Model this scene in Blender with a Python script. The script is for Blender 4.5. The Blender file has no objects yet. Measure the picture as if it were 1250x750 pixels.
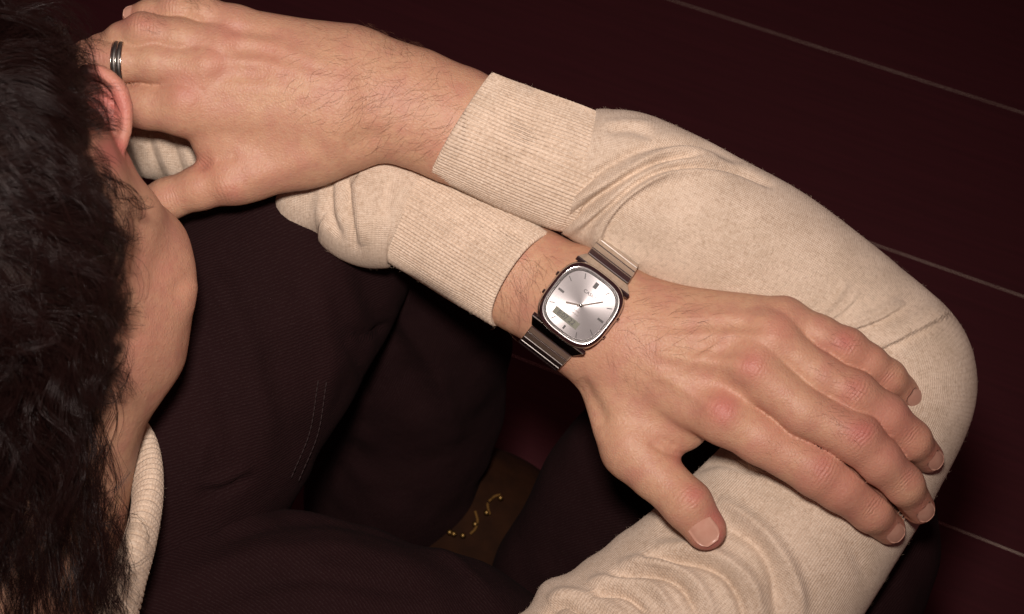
import bpy, math, random
import numpy as np
from mathutils import Matrix, Vector

random.seed(7)
rng = np.random.default_rng(7)
scene = bpy.context.scene
C = scene.collection

# ------------------------------------------------------------------ camera
S = 0.00034            # metres per unit at the focus distance
F = 2250.0             # focal length in photo pixels (photo is 1250 x 750)
PITCH = 50.0           # camera looks down this much
ARM_H = 0.46           # height of the arms above the floor
D0 = F * S
CAM_H = ARM_H + D0 * math.sin(math.radians(PITCH))
cam_d = bpy.data.cameras.new("camera")
cam = bpy.data.objects.new("camera", cam_d)
C.objects.link(cam)
cam.location = (0, 0, CAM_H)
cam.rotation_euler = (math.radians(90 - PITCH), 0, 0)
cam_d.sensor_width = 36.0
cam_d.lens = 36.0 * F / 1250.0
cam_d.clip_start = 0.01
cam_d.clip_end = 100.0
cam_d.dof.use_dof = True
cam_d.dof.focus_distance = D0 * 0.975
cam_d.dof.aperture_fstop = 19.0
scene.camera = cam
M3 = np.array(Matrix.Rotation(math.radians(90 - PITCH), 3, 'X'))
CAMP = np.array([0, 0, CAM_H])

# ------------------------------------------------------------------ world
w = bpy.data.worlds.new("World")
scene.world = w
w.use_nodes = True
bg = w.node_tree.nodes["Background"]
bg.inputs[0].default_value = (0.060, 0.022, 0.024, 1)
bg.inputs[1].default_value = 1.0

# ------------------------------------------------------------------ flash on top of the camera
fl_d = bpy.data.lights.new("camera_flash", 'SPOT')
fl_d.shadow_soft_size = 0.035
fl_d.spot_size = math.radians(57)
fl_d.spot_blend = 1.0
fl_d.energy = 28.5
fl_d.color = (1.0, 0.868, 0.805)
fl = bpy.data.objects.new("camera_flash", fl_d)
C.objects.link(fl)
fl_loc = CAMP + M3 @ np.array([-0.015, 0.105, 0.0])
fl.location = fl_loc
_aim = CAMP + M3 @ np.array([(540 - 625) * S, (375 - 215) * S, -D0])
fl.rotation_euler = (Vector(_aim) - Vector(fl_loc)).to_track_quat('-Z', 'Y').to_euler()

scene.view_settings.view_transform = 'Standard'
scene.view_settings.look = 'None'
scene.view_settings.exposure = 0.0
scene.view_settings.gamma = 1.0
scene.render.engine = 'CYCLES'

# ================================================================== helpers
def P(a):
    """(u, v, z) -> world metres. z is units towards the camera from the focus plane."""
    a = np.atleast_2d(np.asarray(a, float))
    d = F - a[:, 2]
    cs = np.stack([(a[:, 0] - 625) * d / F, -(a[:, 1] - 375) * d / F, -d], 1) * S
    return cs @ M3.T + CAMP

def P1(u, v, z):
    return P([(u, v, z)])[0]

def proj(wv):
    cs = (wv - CAMP) @ M3
    d = -cs[:, 2]
    return np.stack([cs[:, 0] / d * F + 625, 375 - cs[:, 1] / d * F, F - d / S], 1)

def cdir(x, y, z):
    """direction given in camera axes (right, up, towards camera) -> world unit vector"""
    v = M3 @ np.array([x, y, z], float)
    return v / np.linalg.norm(v)

def norm(v):
    v = np.asarray(v, float)
    return v / (np.linalg.norm(v, axis=-1, keepdims=True) + 1e-12)

def cr(pts, n):
    """Catmull-Rom through rows of pts, n samples, chord-length parameter"""
    p = np.asarray(pts, float)
    d = np.linalg.norm(np.diff(p[:, :3], axis=0), axis=1)
    t = np.concatenate([[0], np.cumsum(d)])
    m = np.zeros_like(p)
    m[1:-1] = (p[2:] - p[:-2]) / (t[2:] - t[:-2])[:, None]
    m[0] = (p[1] - p[0]) / (t[1] - t[0])
    m[-1] = (p[-1] - p[-2]) / (t[-1] - t[-2])
    x = np.linspace(0, t[-1], n)
    i = np.clip(np.searchsorted(t, x, 'right') - 1, 0, len(t) - 2)
    h = (t[i + 1] - t[i])
    s = ((x - t[i]) / h)[:, None]
    h = h[:, None]
    return ((2*s**3 - 3*s**2 + 1) * p[i] + (s**3 - 2*s**2 + s) * h * m[i]
            + (-2*s**3 + 3*s**2) * p[i + 1] + (s**3 - s**2) * h * m[i + 1])

# ---- mesh plumbing
def new_mesh(name, V, Q, uv=None, smooth=True, attrs=None):
    """Q: (n,4) or (n,3) int array or list of faces"""
    me = bpy.data.meshes.new(name)
    V = np.asarray(V, np.float32)
    if isinstance(Q, np.ndarray):
        nf, k = Q.shape
        me.vertices.add(len(V)); me.vertices.foreach_set('co', V.ravel())
        me.loops.add(nf * k); me.loops.foreach_set('vertex_index', Q.astype(np.int32).ravel())
        me.polygons.add(nf)
        me.polygons.foreach_set('loop_start', np.arange(0, nf * k, k, dtype=np.int32))
        me.update(calc_edges=True)
        me.validate()
    else:
        me.from_pydata(V.tolist(), [], Q)
    if uv is not None:
        l = me.uv_layers.new(name='UVMap')
        li = np.zeros(len(me.loops), np.int32); me.loops.foreach_get('vertex_index', li)
        l.data.foreach_set('uv', np.asarray(uv, np.float32)[li].ravel())
    if attrs:
        for k_, arr in attrs.items():
            arr = np.asarray(arr, np.float32)
            if arr.ndim == 1:
                a = me.attributes.new(k_, 'FLOAT', 'POINT'); a.data.foreach_set('value', arr)
            else:
                a = me.attributes.new(k_, 'FLOAT_COLOR', 'POINT'); a.data.foreach_set('color', arr.ravel())
    if smooth:
        me.polygons.foreach_set('use_smooth', np.ones(len(me.polygons), bool))
    me.update()
    return me

def obj(name, me, mat=None, parent=None, origin=None):
    o = bpy.data.objects.new(name, me)
    C.objects.link(o)
    if mat is not None and me is not None:
        me.materials.clear(); me.materials.append(mat)
    if parent is not None:
        o.parent = parent
    return o

def tag(o, label=None, cat=None, group=None, kind=None):
    if label: o['label'] = label
    if cat: o['category'] = cat
    if group: o['group'] = group
    if kind: o['kind'] = kind
    return o

def empty(name, loc):
    o = bpy.data.objects.new(name, None)
    C.objects.link(o); o.location = loc
    o.empty_display_size = 0.02
    return o

def vnormals(V, Q):
    n = np.zeros_like(V)
    if Q.shape[1] == 4:
        fn = np.cross(V[Q[:, 2]] - V[Q[:, 0]], V[Q[:, 3]] - V[Q[:, 1]])
    else:
        fn = np.cross(V[Q[:, 1]] - V[Q[:, 0]], V[Q[:, 2]] - V[Q[:, 0]])
    for i in range(Q.shape[1]):
        np.add.at(n, Q[:, i], fn)
    return norm(n)

def seg_dist(uv, pts):
    """distance in photo pixels from each uv to a polyline, and the parameter 0..1 along it"""
    pts = np.asarray(pts, float)
    if len(pts) > 2:
        pts = cr(np.c_[pts, np.zeros(len(pts))], 6 * len(pts))[:, :2]
    best = np.full(len(uv), 1e9); par = np.zeros(len(uv))
    n = len(pts) - 1
    for i in range(n):
        a, b = pts[i], pts[i + 1]
        d = b - a
        t = np.clip(((uv - a) @ d) / (d @ d + 1e-9), 0, 1)
        q = np.linalg.norm(uv - (a + t[:, None] * d), axis=1)
        m = q < best
        best[m] = q[m]; par[m] = (i + t[m]) / n
    return best, par

def side_of(uv, pts):
    pts = np.asarray(pts, float)
    if len(pts) > 2:
        pts = cr(np.c_[pts, np.zeros(len(pts))], 6 * len(pts))[:, :2]
    best = np.full(len(uv), 1e9); sg = np.ones(len(uv))
    for a, b in zip(pts[:-1], pts[1:]):
        d = b - a; r = uv - a
        t = np.clip((r @ d) / (d @ d + 1e-9), 0, 1)
        q = np.linalg.norm(uv - (a + t[:, None]*d), axis=1)
        m = q < best
        best[m] = q[m]; sg[m] = np.sign(d[0]*r[m, 1] - d[1]*r[m, 0])
    return sg

def strokes(V, Q, lst, zmin=-1e9, gain=1.0):
    """sculpt: push the surface in or out along drawn lines, on the side that faces the camera"""
    N = vnormals(V, Q)
    pr = proj(V)
    uv = pr[:, :2]
    face = np.clip((N * norm(CAMP - V)).sum(1) * 4, 0, 1) * (pr[:, 2] > zmin)
    disp = np.zeros(len(V))
    for ent in lst:
        pts, wd, amp = ent[:3]
        p = np.asarray(pts, float)
        m = ((uv[:, 0] > p[:, 0].min() - 4*wd) & (uv[:, 0] < p[:, 0].max() + 4*wd) &
             (uv[:, 1] > p[:, 1].min() - 4*wd) & (uv[:, 1] < p[:, 1].max() + 4*wd) & (face > 0))
        idx = np.nonzero(m)[0]
        if len(idx) == 0: continue
        d, t = seg_dist(uv[idx], p)
        ln = np.linalg.norm(np.diff(p, axis=0), axis=1).sum()
        taper = np.sqrt(np.clip(np.minimum(t, 1 - t) * 5, 0.02, 1)) if ln > 3*wd else 1.0
        if len(ent) > 3:
            # a fold that laps over: raised on the side of the reference point, dropping sharply at the line
            sg = side_of(uv[idx], p) * np.sign(side_of(np.array([ent[3]], float), p))[0]
            sgd = d * np.sign(sg)
            disp[idx] += amp * gain * taper * np.where(sgd > 0, np.exp(-np.maximum(sgd - 1.5, 0) / wd), 0.0) * np.clip((sgd + 1.0) / 2.5, 0, 1)
        else:
            disp[idx] += amp * gain * np.exp(-(d / wd) ** 2) * taper
    return V + N * (disp * face * S)[:, None]

# ---- value noise (vectorised, for cloth lumps)
NOISE_T = rng.random((32, 32, 32)).astype(np.float32)
def vnoise(p):
    p = np.asarray(p)
    i = np.floor(p).astype(int); f = p - i
    f = f * f * (3 - 2 * f)
    r = 0
    for dx in (0, 1):
        for dy in (0, 1):
            for dz in (0, 1):
                wgt = (f[:, 0] if dx else 1 - f[:, 0]) * (f[:, 1] if dy else 1 - f[:, 1]) * (f[:, 2] if dz else 1 - f[:, 2])
                r = r + wgt * NOISE_T[(i[:, 0] + dx) % 32, (i[:, 1] + dy) % 32, (i[:, 2] + dz) % 32]
    return r * 2 - 1

# ---- signed distance sculpting
def smin(a, b, k):
    if k <= 0: return np.minimum(a, b)
    h = np.maximum(k - np.abs(a - b), 0) / k
    return np.minimum(a, b) - h * h * k * 0.25

class Grid:
    def __init__(s, lo, hi, h):
        s.lo = np.asarray(lo, float); s.h = h
        s.n = np.ceil((np.asarray(hi) - s.lo) / h).astype(int) + 1
    def field(s):
        return np.full(s.n, 0.5, np.float32)
    def box(s, lo, hi):
        a = np.clip(np.floor((lo - s.lo) / s.h).astype(int), 0, s.n - 1)
        b = np.clip(np.ceil((hi - s.lo) / s.h).astype(int) + 1, 1, s.n)
        sl = tuple(slice(a[i], b[i]) for i in range(3))
        ax = [(s.lo[i] + s.h * np.arange(a[i], b[i])).astype(np.float32) for i in range(3)]
        return sl, ax
    def cone(s, D, a, b, ra, rb, k=0.0, n=None, flat=1.0, sub=False):
        """tapered capsule; n/flat squashes it along direction n"""
        a = np.asarray(a, float); b = np.asarray(b, float)
        R = max(ra, rb) + k + 4 * s.h
        sl, (X, Y, Z) = s.box(np.minimum(a, b) - R, np.maximum(a, b) + R)
        X = X[:, None, None] - a[0]; Y = Y[None, :, None] - a[1]; Z = Z[None, None, :] - a[2]
        d = b - a
        t = np.clip((X*d[0] + Y*d[1] + Z*d[2]) / (d @ d + 1e-12), 0, 1)
        X = X - t*d[0]; Y = Y - t*d[1]; Z = Z - t*d[2]
        q2 = X*X + Y*Y + Z*Z
        if n is not None:
            c = X*n[0] + Y*n[1] + Z*n[2]
            q2 = q2 + c*c*(1/flat**2 - 1)
        dist = np.sqrt(q2) - (ra + (rb - ra) * t)
        if n is not None: dist = dist * (0.5 + 0.5*flat)
        D[sl] = -smin(-D[sl], dist, k) if sub else smin(D[sl], dist, k)
    def ell(s, D, c, axes, r, k=0.0, sub=False):
        c = np.asarray(c, float); r = np.asarray(r, float)
        R = r.max() + k + 4 * s.h
        sl, (X, Y, Z) = s.box(c - R, c + R)
        X = X[:, None, None] - c[0]; Y = Y[None, :, None] - c[1]; Z = Z[None, None, :] - c[2]
        k0 = 0; k1 = 0
        for i in range(3):
            q = (X*axes[i][0] + Y*axes[i][1] + Z*axes[i][2])
            k0 = k0 + (q / r[i])**2; k1 = k1 + (q / r[i]**2)**2
        k0 = np.sqrt(k0); k1 = np.sqrt(k1) + 1e-9
        dist = k0 * (k0 - 1) / k1
        D[sl] = -smin(-D[sl], dist, k) if sub else smin(D[sl], dist, k)
    def mesh(s, D, smooth=2):
        ins = D < 0
        n = D.shape
        cnt = np.zeros((n[0]-1, n[1]-1, n[2]-1), np.int8)
        cs = [(i, j, k) for i in (0, 1) for j in (0, 1) for k in (0, 1)]
        for i, j, k in cs:
            cnt += ins[i:n[0]-1+i, j:n[1]-1+j, k:n[2]-1+k]
        act = (cnt > 0) & (cnt < 8)
        I = np.argwhere(act)
        vals = np.stack([D[I[:, 0]+i, I[:, 1]+j, I[:, 2]+k] for i, j, k in cs], 1).astype(np.float64)
        acc = np.zeros((len(I), 3)); num = np.zeros(len(I))
        for a in range(8):
            for b in range(a + 1, 8):
                if sum(abs(x - y) for x, y in zip(cs[a], cs[b])) != 1: continue
                m = (vals[:, a] < 0) != (vals[:, b] < 0)
                t = vals[m, a] / (vals[m, a] - vals[m, b])
                pa = np.array(cs[a], float); pb = np.array(cs[b], float)
                acc[m] += pa + t[:, None] * (pb - pa); num[m] += 1
        V = (I + acc / num[:, None]) * s.h + s.lo
        idx = np.full(act.shape, -1, np.int32); idx[act] = np.arange(len(I))
        quads = []
        for ax in range(3):
            o1, o2 = [(1, 2), (2, 0), (0, 1)][ax]
            sa = [slice(None)] * 3; sb = [slice(None)] * 3
            sa[ax] = slice(0, n[ax]-1); sb[ax] = slice(1, n[ax])
            for o in (o1, o2):
                sa[o] = slice(1, n[o]-1); sb[o] = slice(1, n[o]-1)
            A = ins[tuple(sa)]; B = ins[tuple(sb)]
            E = np.argwhere(A != B)
            if len(E) == 0: continue
            flip = A[A != B]
            base = E.copy(); base[:, o1] += 1; base[:, o2] += 1
            def cell(d1, d2):
                q = base.copy(); q[:, o1] -= d1; q[:, o2] -= d2
                return idx[q[:, 0], q[:, 1], q[:, 2]]
            q = np.stack([cell(1, 1), cell(0, 1), cell(0, 0), cell(1, 0)], 1)
            q[~flip] = q[~flip][:, ::-1]
            quads.append(q)
        Q = np.concatenate(quads)
        Q = Q[(Q >= 0).all(1)]
        for it in range(smooth):
            for lam in (0.5, -0.52):
                a = np.zeros_like(V); c = np.zeros(len(V))
                for e in range(4):
                    np.add.at(a, Q[:, e], V[Q[:, (e+1) % 4]]); np.add.at(a, Q[:, e], V[Q[:, (e+3) % 4]])
                    np.add.at(c, Q[:, e], 2)
                V = V + lam * (a / np.maximum(c, 1)[:, None] - V)
        return V, Q

# ---- lofted tube
def loft(ctrl, rings, K, side_hint=None, phase=0.0, power=2.0):
    """ctrl rows: u, v, z, half-width, half-depth (units). Returns V (rings*K), Q, uv (metres), centre frames"""
    ctrl = np.asarray(ctrl, float)
    pw = np.c_[P(ctrl[:, :3]), ctrl[:, 3:5] * S]
    c = cr(pw, rings)
    cen = c[:, :3]
    T = norm(np.gradient(cen, axis=0))
    view = norm(CAMP - cen) if side_hint is None else np.tile(side_hint, (rings, 1))
    side = norm(np.cross(T, view)); up = np.cross(side, T)
    th = np.linspace(0, 2*np.pi, K, endpoint=False) + phase
    cx = np.sign(np.cos(th)) * np.abs(np.cos(th))**(2/power); sx = np.sign(np.sin(th)) * np.abs(np.sin(th))**(2/power)
    V = (cen[:, None] + side[:, None] * (c[:, 3, None] * cx)[..., None] + up[:, None] * (c[:, 4, None] * sx)[..., None])
    L = np.concatenate([[0], np.cumsum(np.linalg.norm(np.diff(cen, axis=0), axis=1))])
    rm = (c[:, 3] + c[:, 4]).mean() / 2
    uv = np.stack([np.tile(th * rm, (rings, 1)), np.tile(L[:, None], (1, K))], 2)
    return V.reshape(-1, 3), grid_quads(rings, K)[:, ::-1].copy(), uv.reshape(-1, 2), (cen, T, side, up, c)

def grid_quads(rings, K, closed=True):
    i = np.arange(rings - 1)[:, None]; j = np.arange(K if closed else K - 1)[None, :]
    a = i*K + j; b = i*K + (j+1) % K
    return np.stack([a, b, b + K, a + K], -1).reshape(-1, 4)

def tube_strands(paths, radii, sides=3):
    """paths (n, m, 3), radii (n, m) -> one mesh of thin tubes"""
    n, m, _ = paths.shape
    T = norm(np.gradient(paths, axis=1))
    ref = norm(CAMP - paths)
    sd = norm(np.cross(T, ref)); up = np.cross(sd, T)
    V = []
    for s in range(sides):
        a = 2*np.pi*s/sides + 0.5
        V.append(paths + (sd*math.cos(a) + up*math.sin(a)) * radii[..., None])
    V = np.stack(V, 2)                      # n, m, sides, 3
    base = (np.arange(n)*m*sides)[:, None, None]
    i = np.arange(m-1)[None, :, None]; j = np.arange(sides)[None, None, :]
    a = base + i*sides + j; b = base + i*sides + (j+1) % sides
    Q = np.stack([a, b, b+sides, a+sides], -1).reshape(-1, 4)
    return V.reshape(-1, 3), Q

# ================================================================== materials
def mat(name):
    m = bpy.data.materials.new(name); m.use_nodes = True
    nt = m.node_tree
    return m, nt, nt.nodes["Principled BSDF"]

def nd(nt, typ, **kw):
    n = nt.nodes.new(typ)
    for k, v in kw.items():
        if k.startswith('i_'):
            n.inputs[k[2:].replace('_', ' ')].default_value = v
        else:
            setattr(n, k, v)
    return n

def math_node(nt, op, a, b=None):
    n = nt.nodes.new('ShaderNodeMath'); n.operation = op
    for i, x in enumerate((a, b)):
        if x is None: continue
        if isinstance(x, (int, float)): n.inputs[i].default_value = x
        else: nt.links.new(x, n.inputs[i])
    return n.outputs[0]

def mixc(nt, fac, a, b):
    n = nt.nodes.new('ShaderNodeMix'); n.data_type = 'RGBA'
    for s, x in (('Factor', fac), ('A', a), ('B', b)):
        i = [k for k in n.inputs if k.name == s and (k.type == 'RGBA' or (s == 'Factor' and k.type == 'VALUE'))][0]
        if isinstance(x, (int, float, tuple)): i.default_value = x
        else: nt.links.new(x, i)
    return [o for o in n.outputs if o.type == 'RGBA'][0]

def ramp(nt, fac, lo, hi):
    n = nt.nodes.new('ShaderNodeMapRange'); n.inputs[1].default_value = lo; n.inputs[2].default_value = hi
    nt.links.new(fac, n.inputs[0]); return n.outputs[0]

def noise(nt, scale, detail=3, co=None, rough=0.5, dist=0.0):
    n = nt.nodes.new('ShaderNodeTexNoise')
    n.inputs['Scale'].default_value = scale; n.inputs['Detail'].default_value = detail
    n.inputs['Roughness'].default_value = rough; n.inputs['Distortion'].default_value = dist
    if co is not None: nt.links.new(co, n.inputs['Vector'])
    return n.outputs['Fac']

def bump(nt, bsdf, h, strength, dist, prev=None):
    n = nt.nodes.new('ShaderNodeBump')
    n.inputs['Strength'].default_value = strength; n.inputs['Distance'].default_value = dist
    nt.links.new(h, n.inputs['Height'])
    if prev is not None: nt.links.new(prev, n.inputs['Normal'])
    nt.links.new(n.outputs[0], bsdf.inputs['Normal'])
    return n.outputs[0]

def skin_material():
    m, nt, b = mat('skin')
    tc = nd(nt, 'ShaderNodeTexCoord').outputs['Object']
    pa = nd(nt, 'ShaderNodeAttribute', attribute_name='paint')
    sep = nd(nt, 'ShaderNodeSeparateColor'); nt.links.new(pa.outputs['Color'], sep.inputs[0])
    red, dark, wrm = sep.outputs[0], sep.outputs[1], sep.outputs[2]
    base = mixc(nt, ramp(nt, noise(nt, 38, 4, tc), 0.35, 0.65), (0.530, 0.314, 0.197, 1), (0.50, 0.274, 0.176, 1))
    fine = noise(nt, 420, 3, tc)
    base = mixc(nt, math_node(nt, 'MULTIPLY', ramp(nt, fine, 0.45, 0.75), 0.5), base, (0.42, 0.195, 0.128, 1))
    blot = noise(nt, 95, 3, tc)
    base = mixc(nt, math_node(nt, 'MULTIPLY', ramp(nt, blot, 0.45, 0.70), 0.7), base, (0.46, 0.215, 0.155, 1))
    base = mixc(nt, red, base, (0.46, 0.150, 0.122, 1))
    vo = nd(nt, 'ShaderNodeTexVoronoi'); vo.inputs['Scale'].default_value = 62
    nt.links.new(tc, vo.inputs['Vector'])
    fr = ramp(nt, vo.outputs['Distance'], 0.075, 0.03)
    sel = nd(nt, 'ShaderNodeSeparateColor'); nt.links.new(vo.outputs['Color'], sel.inputs[0])
    fr = math_node(nt, 'MULTIPLY', fr, math_node(nt, 'GREATER_THAN', sel.outputs[0], 0.8))
    base = mixc(nt, math_node(nt, 'MULTIPLY', fr, 0.55), base, (0.22, 0.09, 0.05, 1))
    base = mixc(nt, dark, base, (0.018, 0.010, 0.008, 1))
    nt.links.new(base, b.inputs['Base Color'])
    b.inputs['Roughness'].default_value = 0.52
    b.inputs['Specular IOR Level'].default_value = 0.38
    b.inputs['Subsurface Weight'].default_value = 0.12
    b.inputs['Subsurface Radius'].default_value = (1.0, 0.35, 0.18)
    b.inputs['Subsurface Scale'].default_value = 0.004
    ph = nd(nt, 'ShaderNodeAttribute', attribute_name='phase').outputs['Fac']
    wob = math_node(nt, 'MULTIPLY', noise(nt, 230, 4, tc), 9.0)
    sn = math_node(nt, 'SINE', math_node(nt, 'ADD', ph, wob))
    sn = math_node(nt, 'MULTIPLY', sn, wrm)
    p = bump(nt, b, sn, 0.30, 0.0005)
    vo2 = nd(nt, 'ShaderNodeTexVoronoi'); vo2.feature = 'DISTANCE_TO_EDGE'; vo2.inputs['Scale'].default_value = 700
    nt.links.new(tc, vo2.inputs['Vector'])
    p = bump(nt, b, vo2.outputs['Distance'], 0.45, 0.0005, p)
    bump(nt, b, noise(nt, 180, 4, tc), 0.35, 0.0008, p)
    return m

def knit_material(name='knit', pitch=0.00105, depth=0.42, c1=(0.565, 0.445, 0.335, 1), c2=(0.69, 0.555, 0.43, 1)):
    m, nt, b = mat(name)
    uv = nd(nt, 'ShaderNodeUVMap').outputs[0]
    tc = nd(nt, 'ShaderNodeTexCoord').outputs['Object']
    sp = nd(nt, 'ShaderNodeSeparateXYZ'); nt.links.new(uv, sp.inputs[0])
    wob = math_node(nt, 'MULTIPLY', noise(nt, 160, 3, tc), 3.0)
    x = math_node(nt, 'ADD', math_node(nt, 'MULTIPLY', sp.outputs[0], 2*math.pi/pitch), wob)
    y = math_node(nt, 'MULTIPLY', sp.outputs[1], 2*math.pi/(pitch*0.8))
    sx = math_node(nt, 'SINE', x)
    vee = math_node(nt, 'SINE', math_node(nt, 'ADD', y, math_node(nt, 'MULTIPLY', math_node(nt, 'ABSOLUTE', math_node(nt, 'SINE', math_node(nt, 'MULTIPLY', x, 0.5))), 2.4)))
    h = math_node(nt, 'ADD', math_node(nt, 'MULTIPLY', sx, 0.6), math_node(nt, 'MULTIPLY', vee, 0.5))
    fz = noise(nt, 2600, 2, tc)
    base = mixc(nt, ramp(nt, noise(nt, 55, 4, tc, 0.6), 0.35, 0.65), c1, c2)
    base = mixc(nt, math_node(nt, 'MULTIPLY', ramp(nt, noise(nt, 850, 3, tc, 0.75), 0.45, 0.72), 0.55), base, (0.84, 0.73, 0.60, 1))
    base = mixc(nt, math_node(nt, 'MULTIPLY', ramp(nt, noise(nt, 560, 3, tc, 0.75), 0.50, 0.75), 0.65), base, (0.36, 0.25, 0.17, 1))
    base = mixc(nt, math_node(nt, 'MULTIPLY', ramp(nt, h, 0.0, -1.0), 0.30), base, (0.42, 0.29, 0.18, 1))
    nt.links.new(base, b.inputs['Base Color'])
    b.inputs['Roughness'].default_value = 0.95
    b.inputs['Specular IOR Level'].default_value = 0.1
    b.inputs['Sheen Weight'].default_value = 0.25
    b.inputs['Sheen Roughness'].default_value = 0.5
    b.inputs['Sheen Tint'].default_value = (1, 0.9, 0.78, 1)
    p = bump(nt, b, h, depth, 0.00035)
    bump(nt, b, fz, 0.4, 0.0004, p)
    return m

def denim_material(name='denim', c=(0.0140, 0.0034, 0.0040, 1), c2=(0.023, 0.0115, 0.0116, 1)):
    m, nt, b = mat(name)
    uv = nd(nt, 'ShaderNodeUVMap').outputs[0]
    tc = nd(nt, 'ShaderNodeTexCoord').outputs['Object']
    sp = nd(nt, 'ShaderNodeSeparateXYZ'); nt.links.new(uv, sp.inputs[0])
    d = math_node(nt, 'ADD', sp.outputs[0], math_node(nt, 'MULTIPLY', sp.outputs[1], 0.75))
    d = math_node(nt, 'ADD', math_node(nt, 'MULTIPLY', d, 2*math.pi/0.0015), math_node(nt, 'MULTIPLY', noise(nt, 420, 3, tc), 6.0))
    tw = math_node(nt, 'SINE', d)
    br = noise(nt, 1300, 2, tc)
    k = math_node(nt, 'MULTIPLY', ramp(nt, tw, 0.1, 1.0), ramp(nt, br, 0.35, 0.7))
    base = mixc(nt, ramp(nt, noise(nt, 14, 4, tc), 0.3, 0.7), c, tuple(0.75*x for x in c[:3]) + (1,))
    base = mixc(nt, math_node(nt, 'MULTIPLY', k, 0.9), base, c2)
    nt.links.new(base, b.inputs['Base Color'])
    b.inputs['Roughness'].default_value = 0.9
    b.inputs['Specular IOR Level'].default_value = 0.15
    p = bump(nt, b, tw, 0.35, 0.0003)
    bump(nt, b, noise(nt, 60, 4, tc), 0.3, 0.004, p)
    return m

def simple(name, col, rough=0.5, metal=0.0, spec=0.5, nscale=0, namp=0.0, col2=None):
    m, nt, b = mat(name)
    b.inputs['Base Color'].default_value = (*col, 1)
    b.inputs['Roughness'].default_value = rough
    b.inputs['Metallic'].default_value = metal
    b.inputs['Specular IOR Level'].default_value = spec
    if nscale:
        tc = nd(nt, 'ShaderNodeTexCoord').outputs['Object']
        f = noise(nt, nscale, 4, tc)
        if col2 is not None:
            nt.links.new(mixc(nt, ramp(nt, f, 0.35, 0.65), (*col, 1), (*col2, 1)), b.inputs['Base Color'])
        bump(nt, b, f, 0.5, namp)
    return m

MSKIN = skin_material()
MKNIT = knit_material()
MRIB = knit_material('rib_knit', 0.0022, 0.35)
MDENIM = denim_material()
MHAIR, _nt, _b = mat('dark_hair')
_b.inputs['Base Color'].default_value = (0.014, 0.0052, 0.0044, 1)
_b.inputs['Roughness'].default_value = 0.33
_b.inputs['Specular IOR Level'].default_value = 0.4
MBHAIR = simple('fine_body_hair', (0.15, 0.068, 0.036), 0.5)
MNAIL = simple('nail', (0.54, 0.305, 0.225), 0.34, 0, 0.45, 300, 0.0001, (0.50, 0.26, 0.19))

# ================================================================== floor
def ray_floor(u, v, h=0.0):
    d = M3 @ np.array([(u - 625) / F, -(v - 375) / F, -1.0])
    t = (h - CAMP[2]) / d[2]
    return CAMP + t * d

MFLOOR, _nt, _b = mat('dark_lacquered_board')
_tc = nd(_nt, 'ShaderNodeTexCoord').outputs['Object']
_map = nd(_nt, 'ShaderNodeMapping'); _map.inputs['Scale'].default_value = (1.5, 40, 40)
_nt.links.new(_tc, _map.inputs[0])
_g = noise(_nt, 6, 5, _map.outputs[0])
_nt.links.new(mixc(_nt, ramp(_nt, _g, 0.35, 0.65), (0.069, 0.0158, 0.0200, 1), (0.056, 0.0140, 0.0172, 1)), _b.inputs['Base Color'])
_b.inputs['Roughness'].default_value = 0.6
_b.inputs['Specular IOR Level'].default_value = 0.2
bump(_nt, _b, _g, 0.15, 0.001)
MGROUT = simple('pale_joint', (0.88, 0.76, 0.62), 0.8, 0, 0.2, 25, 0.0001, (0.60, 0.48, 0.38))

q0, q1, q2 = ray_floor(1250, 138), ray_floor(1250, 362), ray_floor(1250, 678)
fdir = norm(norm(ray_floor(1250, 138) - ray_floor(900, 28)) + norm(ray_floor(1250, 362) - ray_floor(1110, 312)))
fperp = np.array([-fdir[1], fdir[0], 0.0])
offs = sorted([float(q @ fperp) for q in (q0, q1, q2)])
wd = (offs[2] - offs[0]) / 2
offs = [offs[0] - 4*wd, offs[0] - 3*wd, offs[0] - 2*wd, offs[0] - wd] + offs + [offs[2] + wd*i for i in range(1, 6)]
along0 = float(ray_floor(625, 375) @ fdir)
fang = math.atan2(fdir[1], fdir[0])
floor_me = new_mesh('floor', np.array([(-6, -6, -0.0005), (6, -6, -0.0005), (6, 8, -0.0005), (-6, 8, -0.0005)]), np.array([[0, 1, 2, 3]]), smooth=False)
floor = tag(obj('floor', floor_me, MGROUT), kind='structure')
def board_mesh(L, W, H, bev):
    V = []; 
    for z, i in ((-H, 0), (-bev, 0), (0, bev)):
        V += [(-L/2+i, -W/2+i, z), (L/2-i, -W/2+i, z), (L/2-i, W/2-i, z), (-L/2+i, W/2-i, z)]
    Fc = [(8, 9, 10, 11)]
    for r in (0, 4):
        for k in range(4):
            a = r + k; b = r + (k+1) % 4
            Fc.append((a, b, b+4, a+4))
    return new_mesh('floor_board', np.array(V), Fc, smooth=False)
for i in range(len(offs) - 1):
    o0, o1 = offs[i], offs[i+1]
    L = 4.2
    b = obj('floor_board', board_mesh(L, (o1 - o0) - 0.0009, 0.010, 0.0002), MFLOOR, floor)
    c = fdir * (along0 + (i % 2) * 0.3) + fperp * ((o0 + o1) / 2)
    b.location = (c[0], c[1], 0.0); b.rotation_euler = (0, 0, fang)

# ================================================================== person
PB = ray_floor(330, 760); PB[2] = 0
person = empty('person', PB)
tag(person, 'seated person seen from behind with dark wavy hair, cream sweater and crossed arms', 'person')
def pobj(name, V, Q, m, parent=None, uv=None, attrs=None, smooth=True):
    """mesh part of the person, vertices given in world metres"""
    return obj(name, new_mesh(name, np.asarray(V) - PB, Q, uv=uv, attrs=attrs, smooth=smooth), m, parent or person)

VIEW = cdir(0, 0, 1)
def bounds(pts, r):
    p = P(pts)
    return p.min(0) - r*S, p.max(0) + r*S

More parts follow.
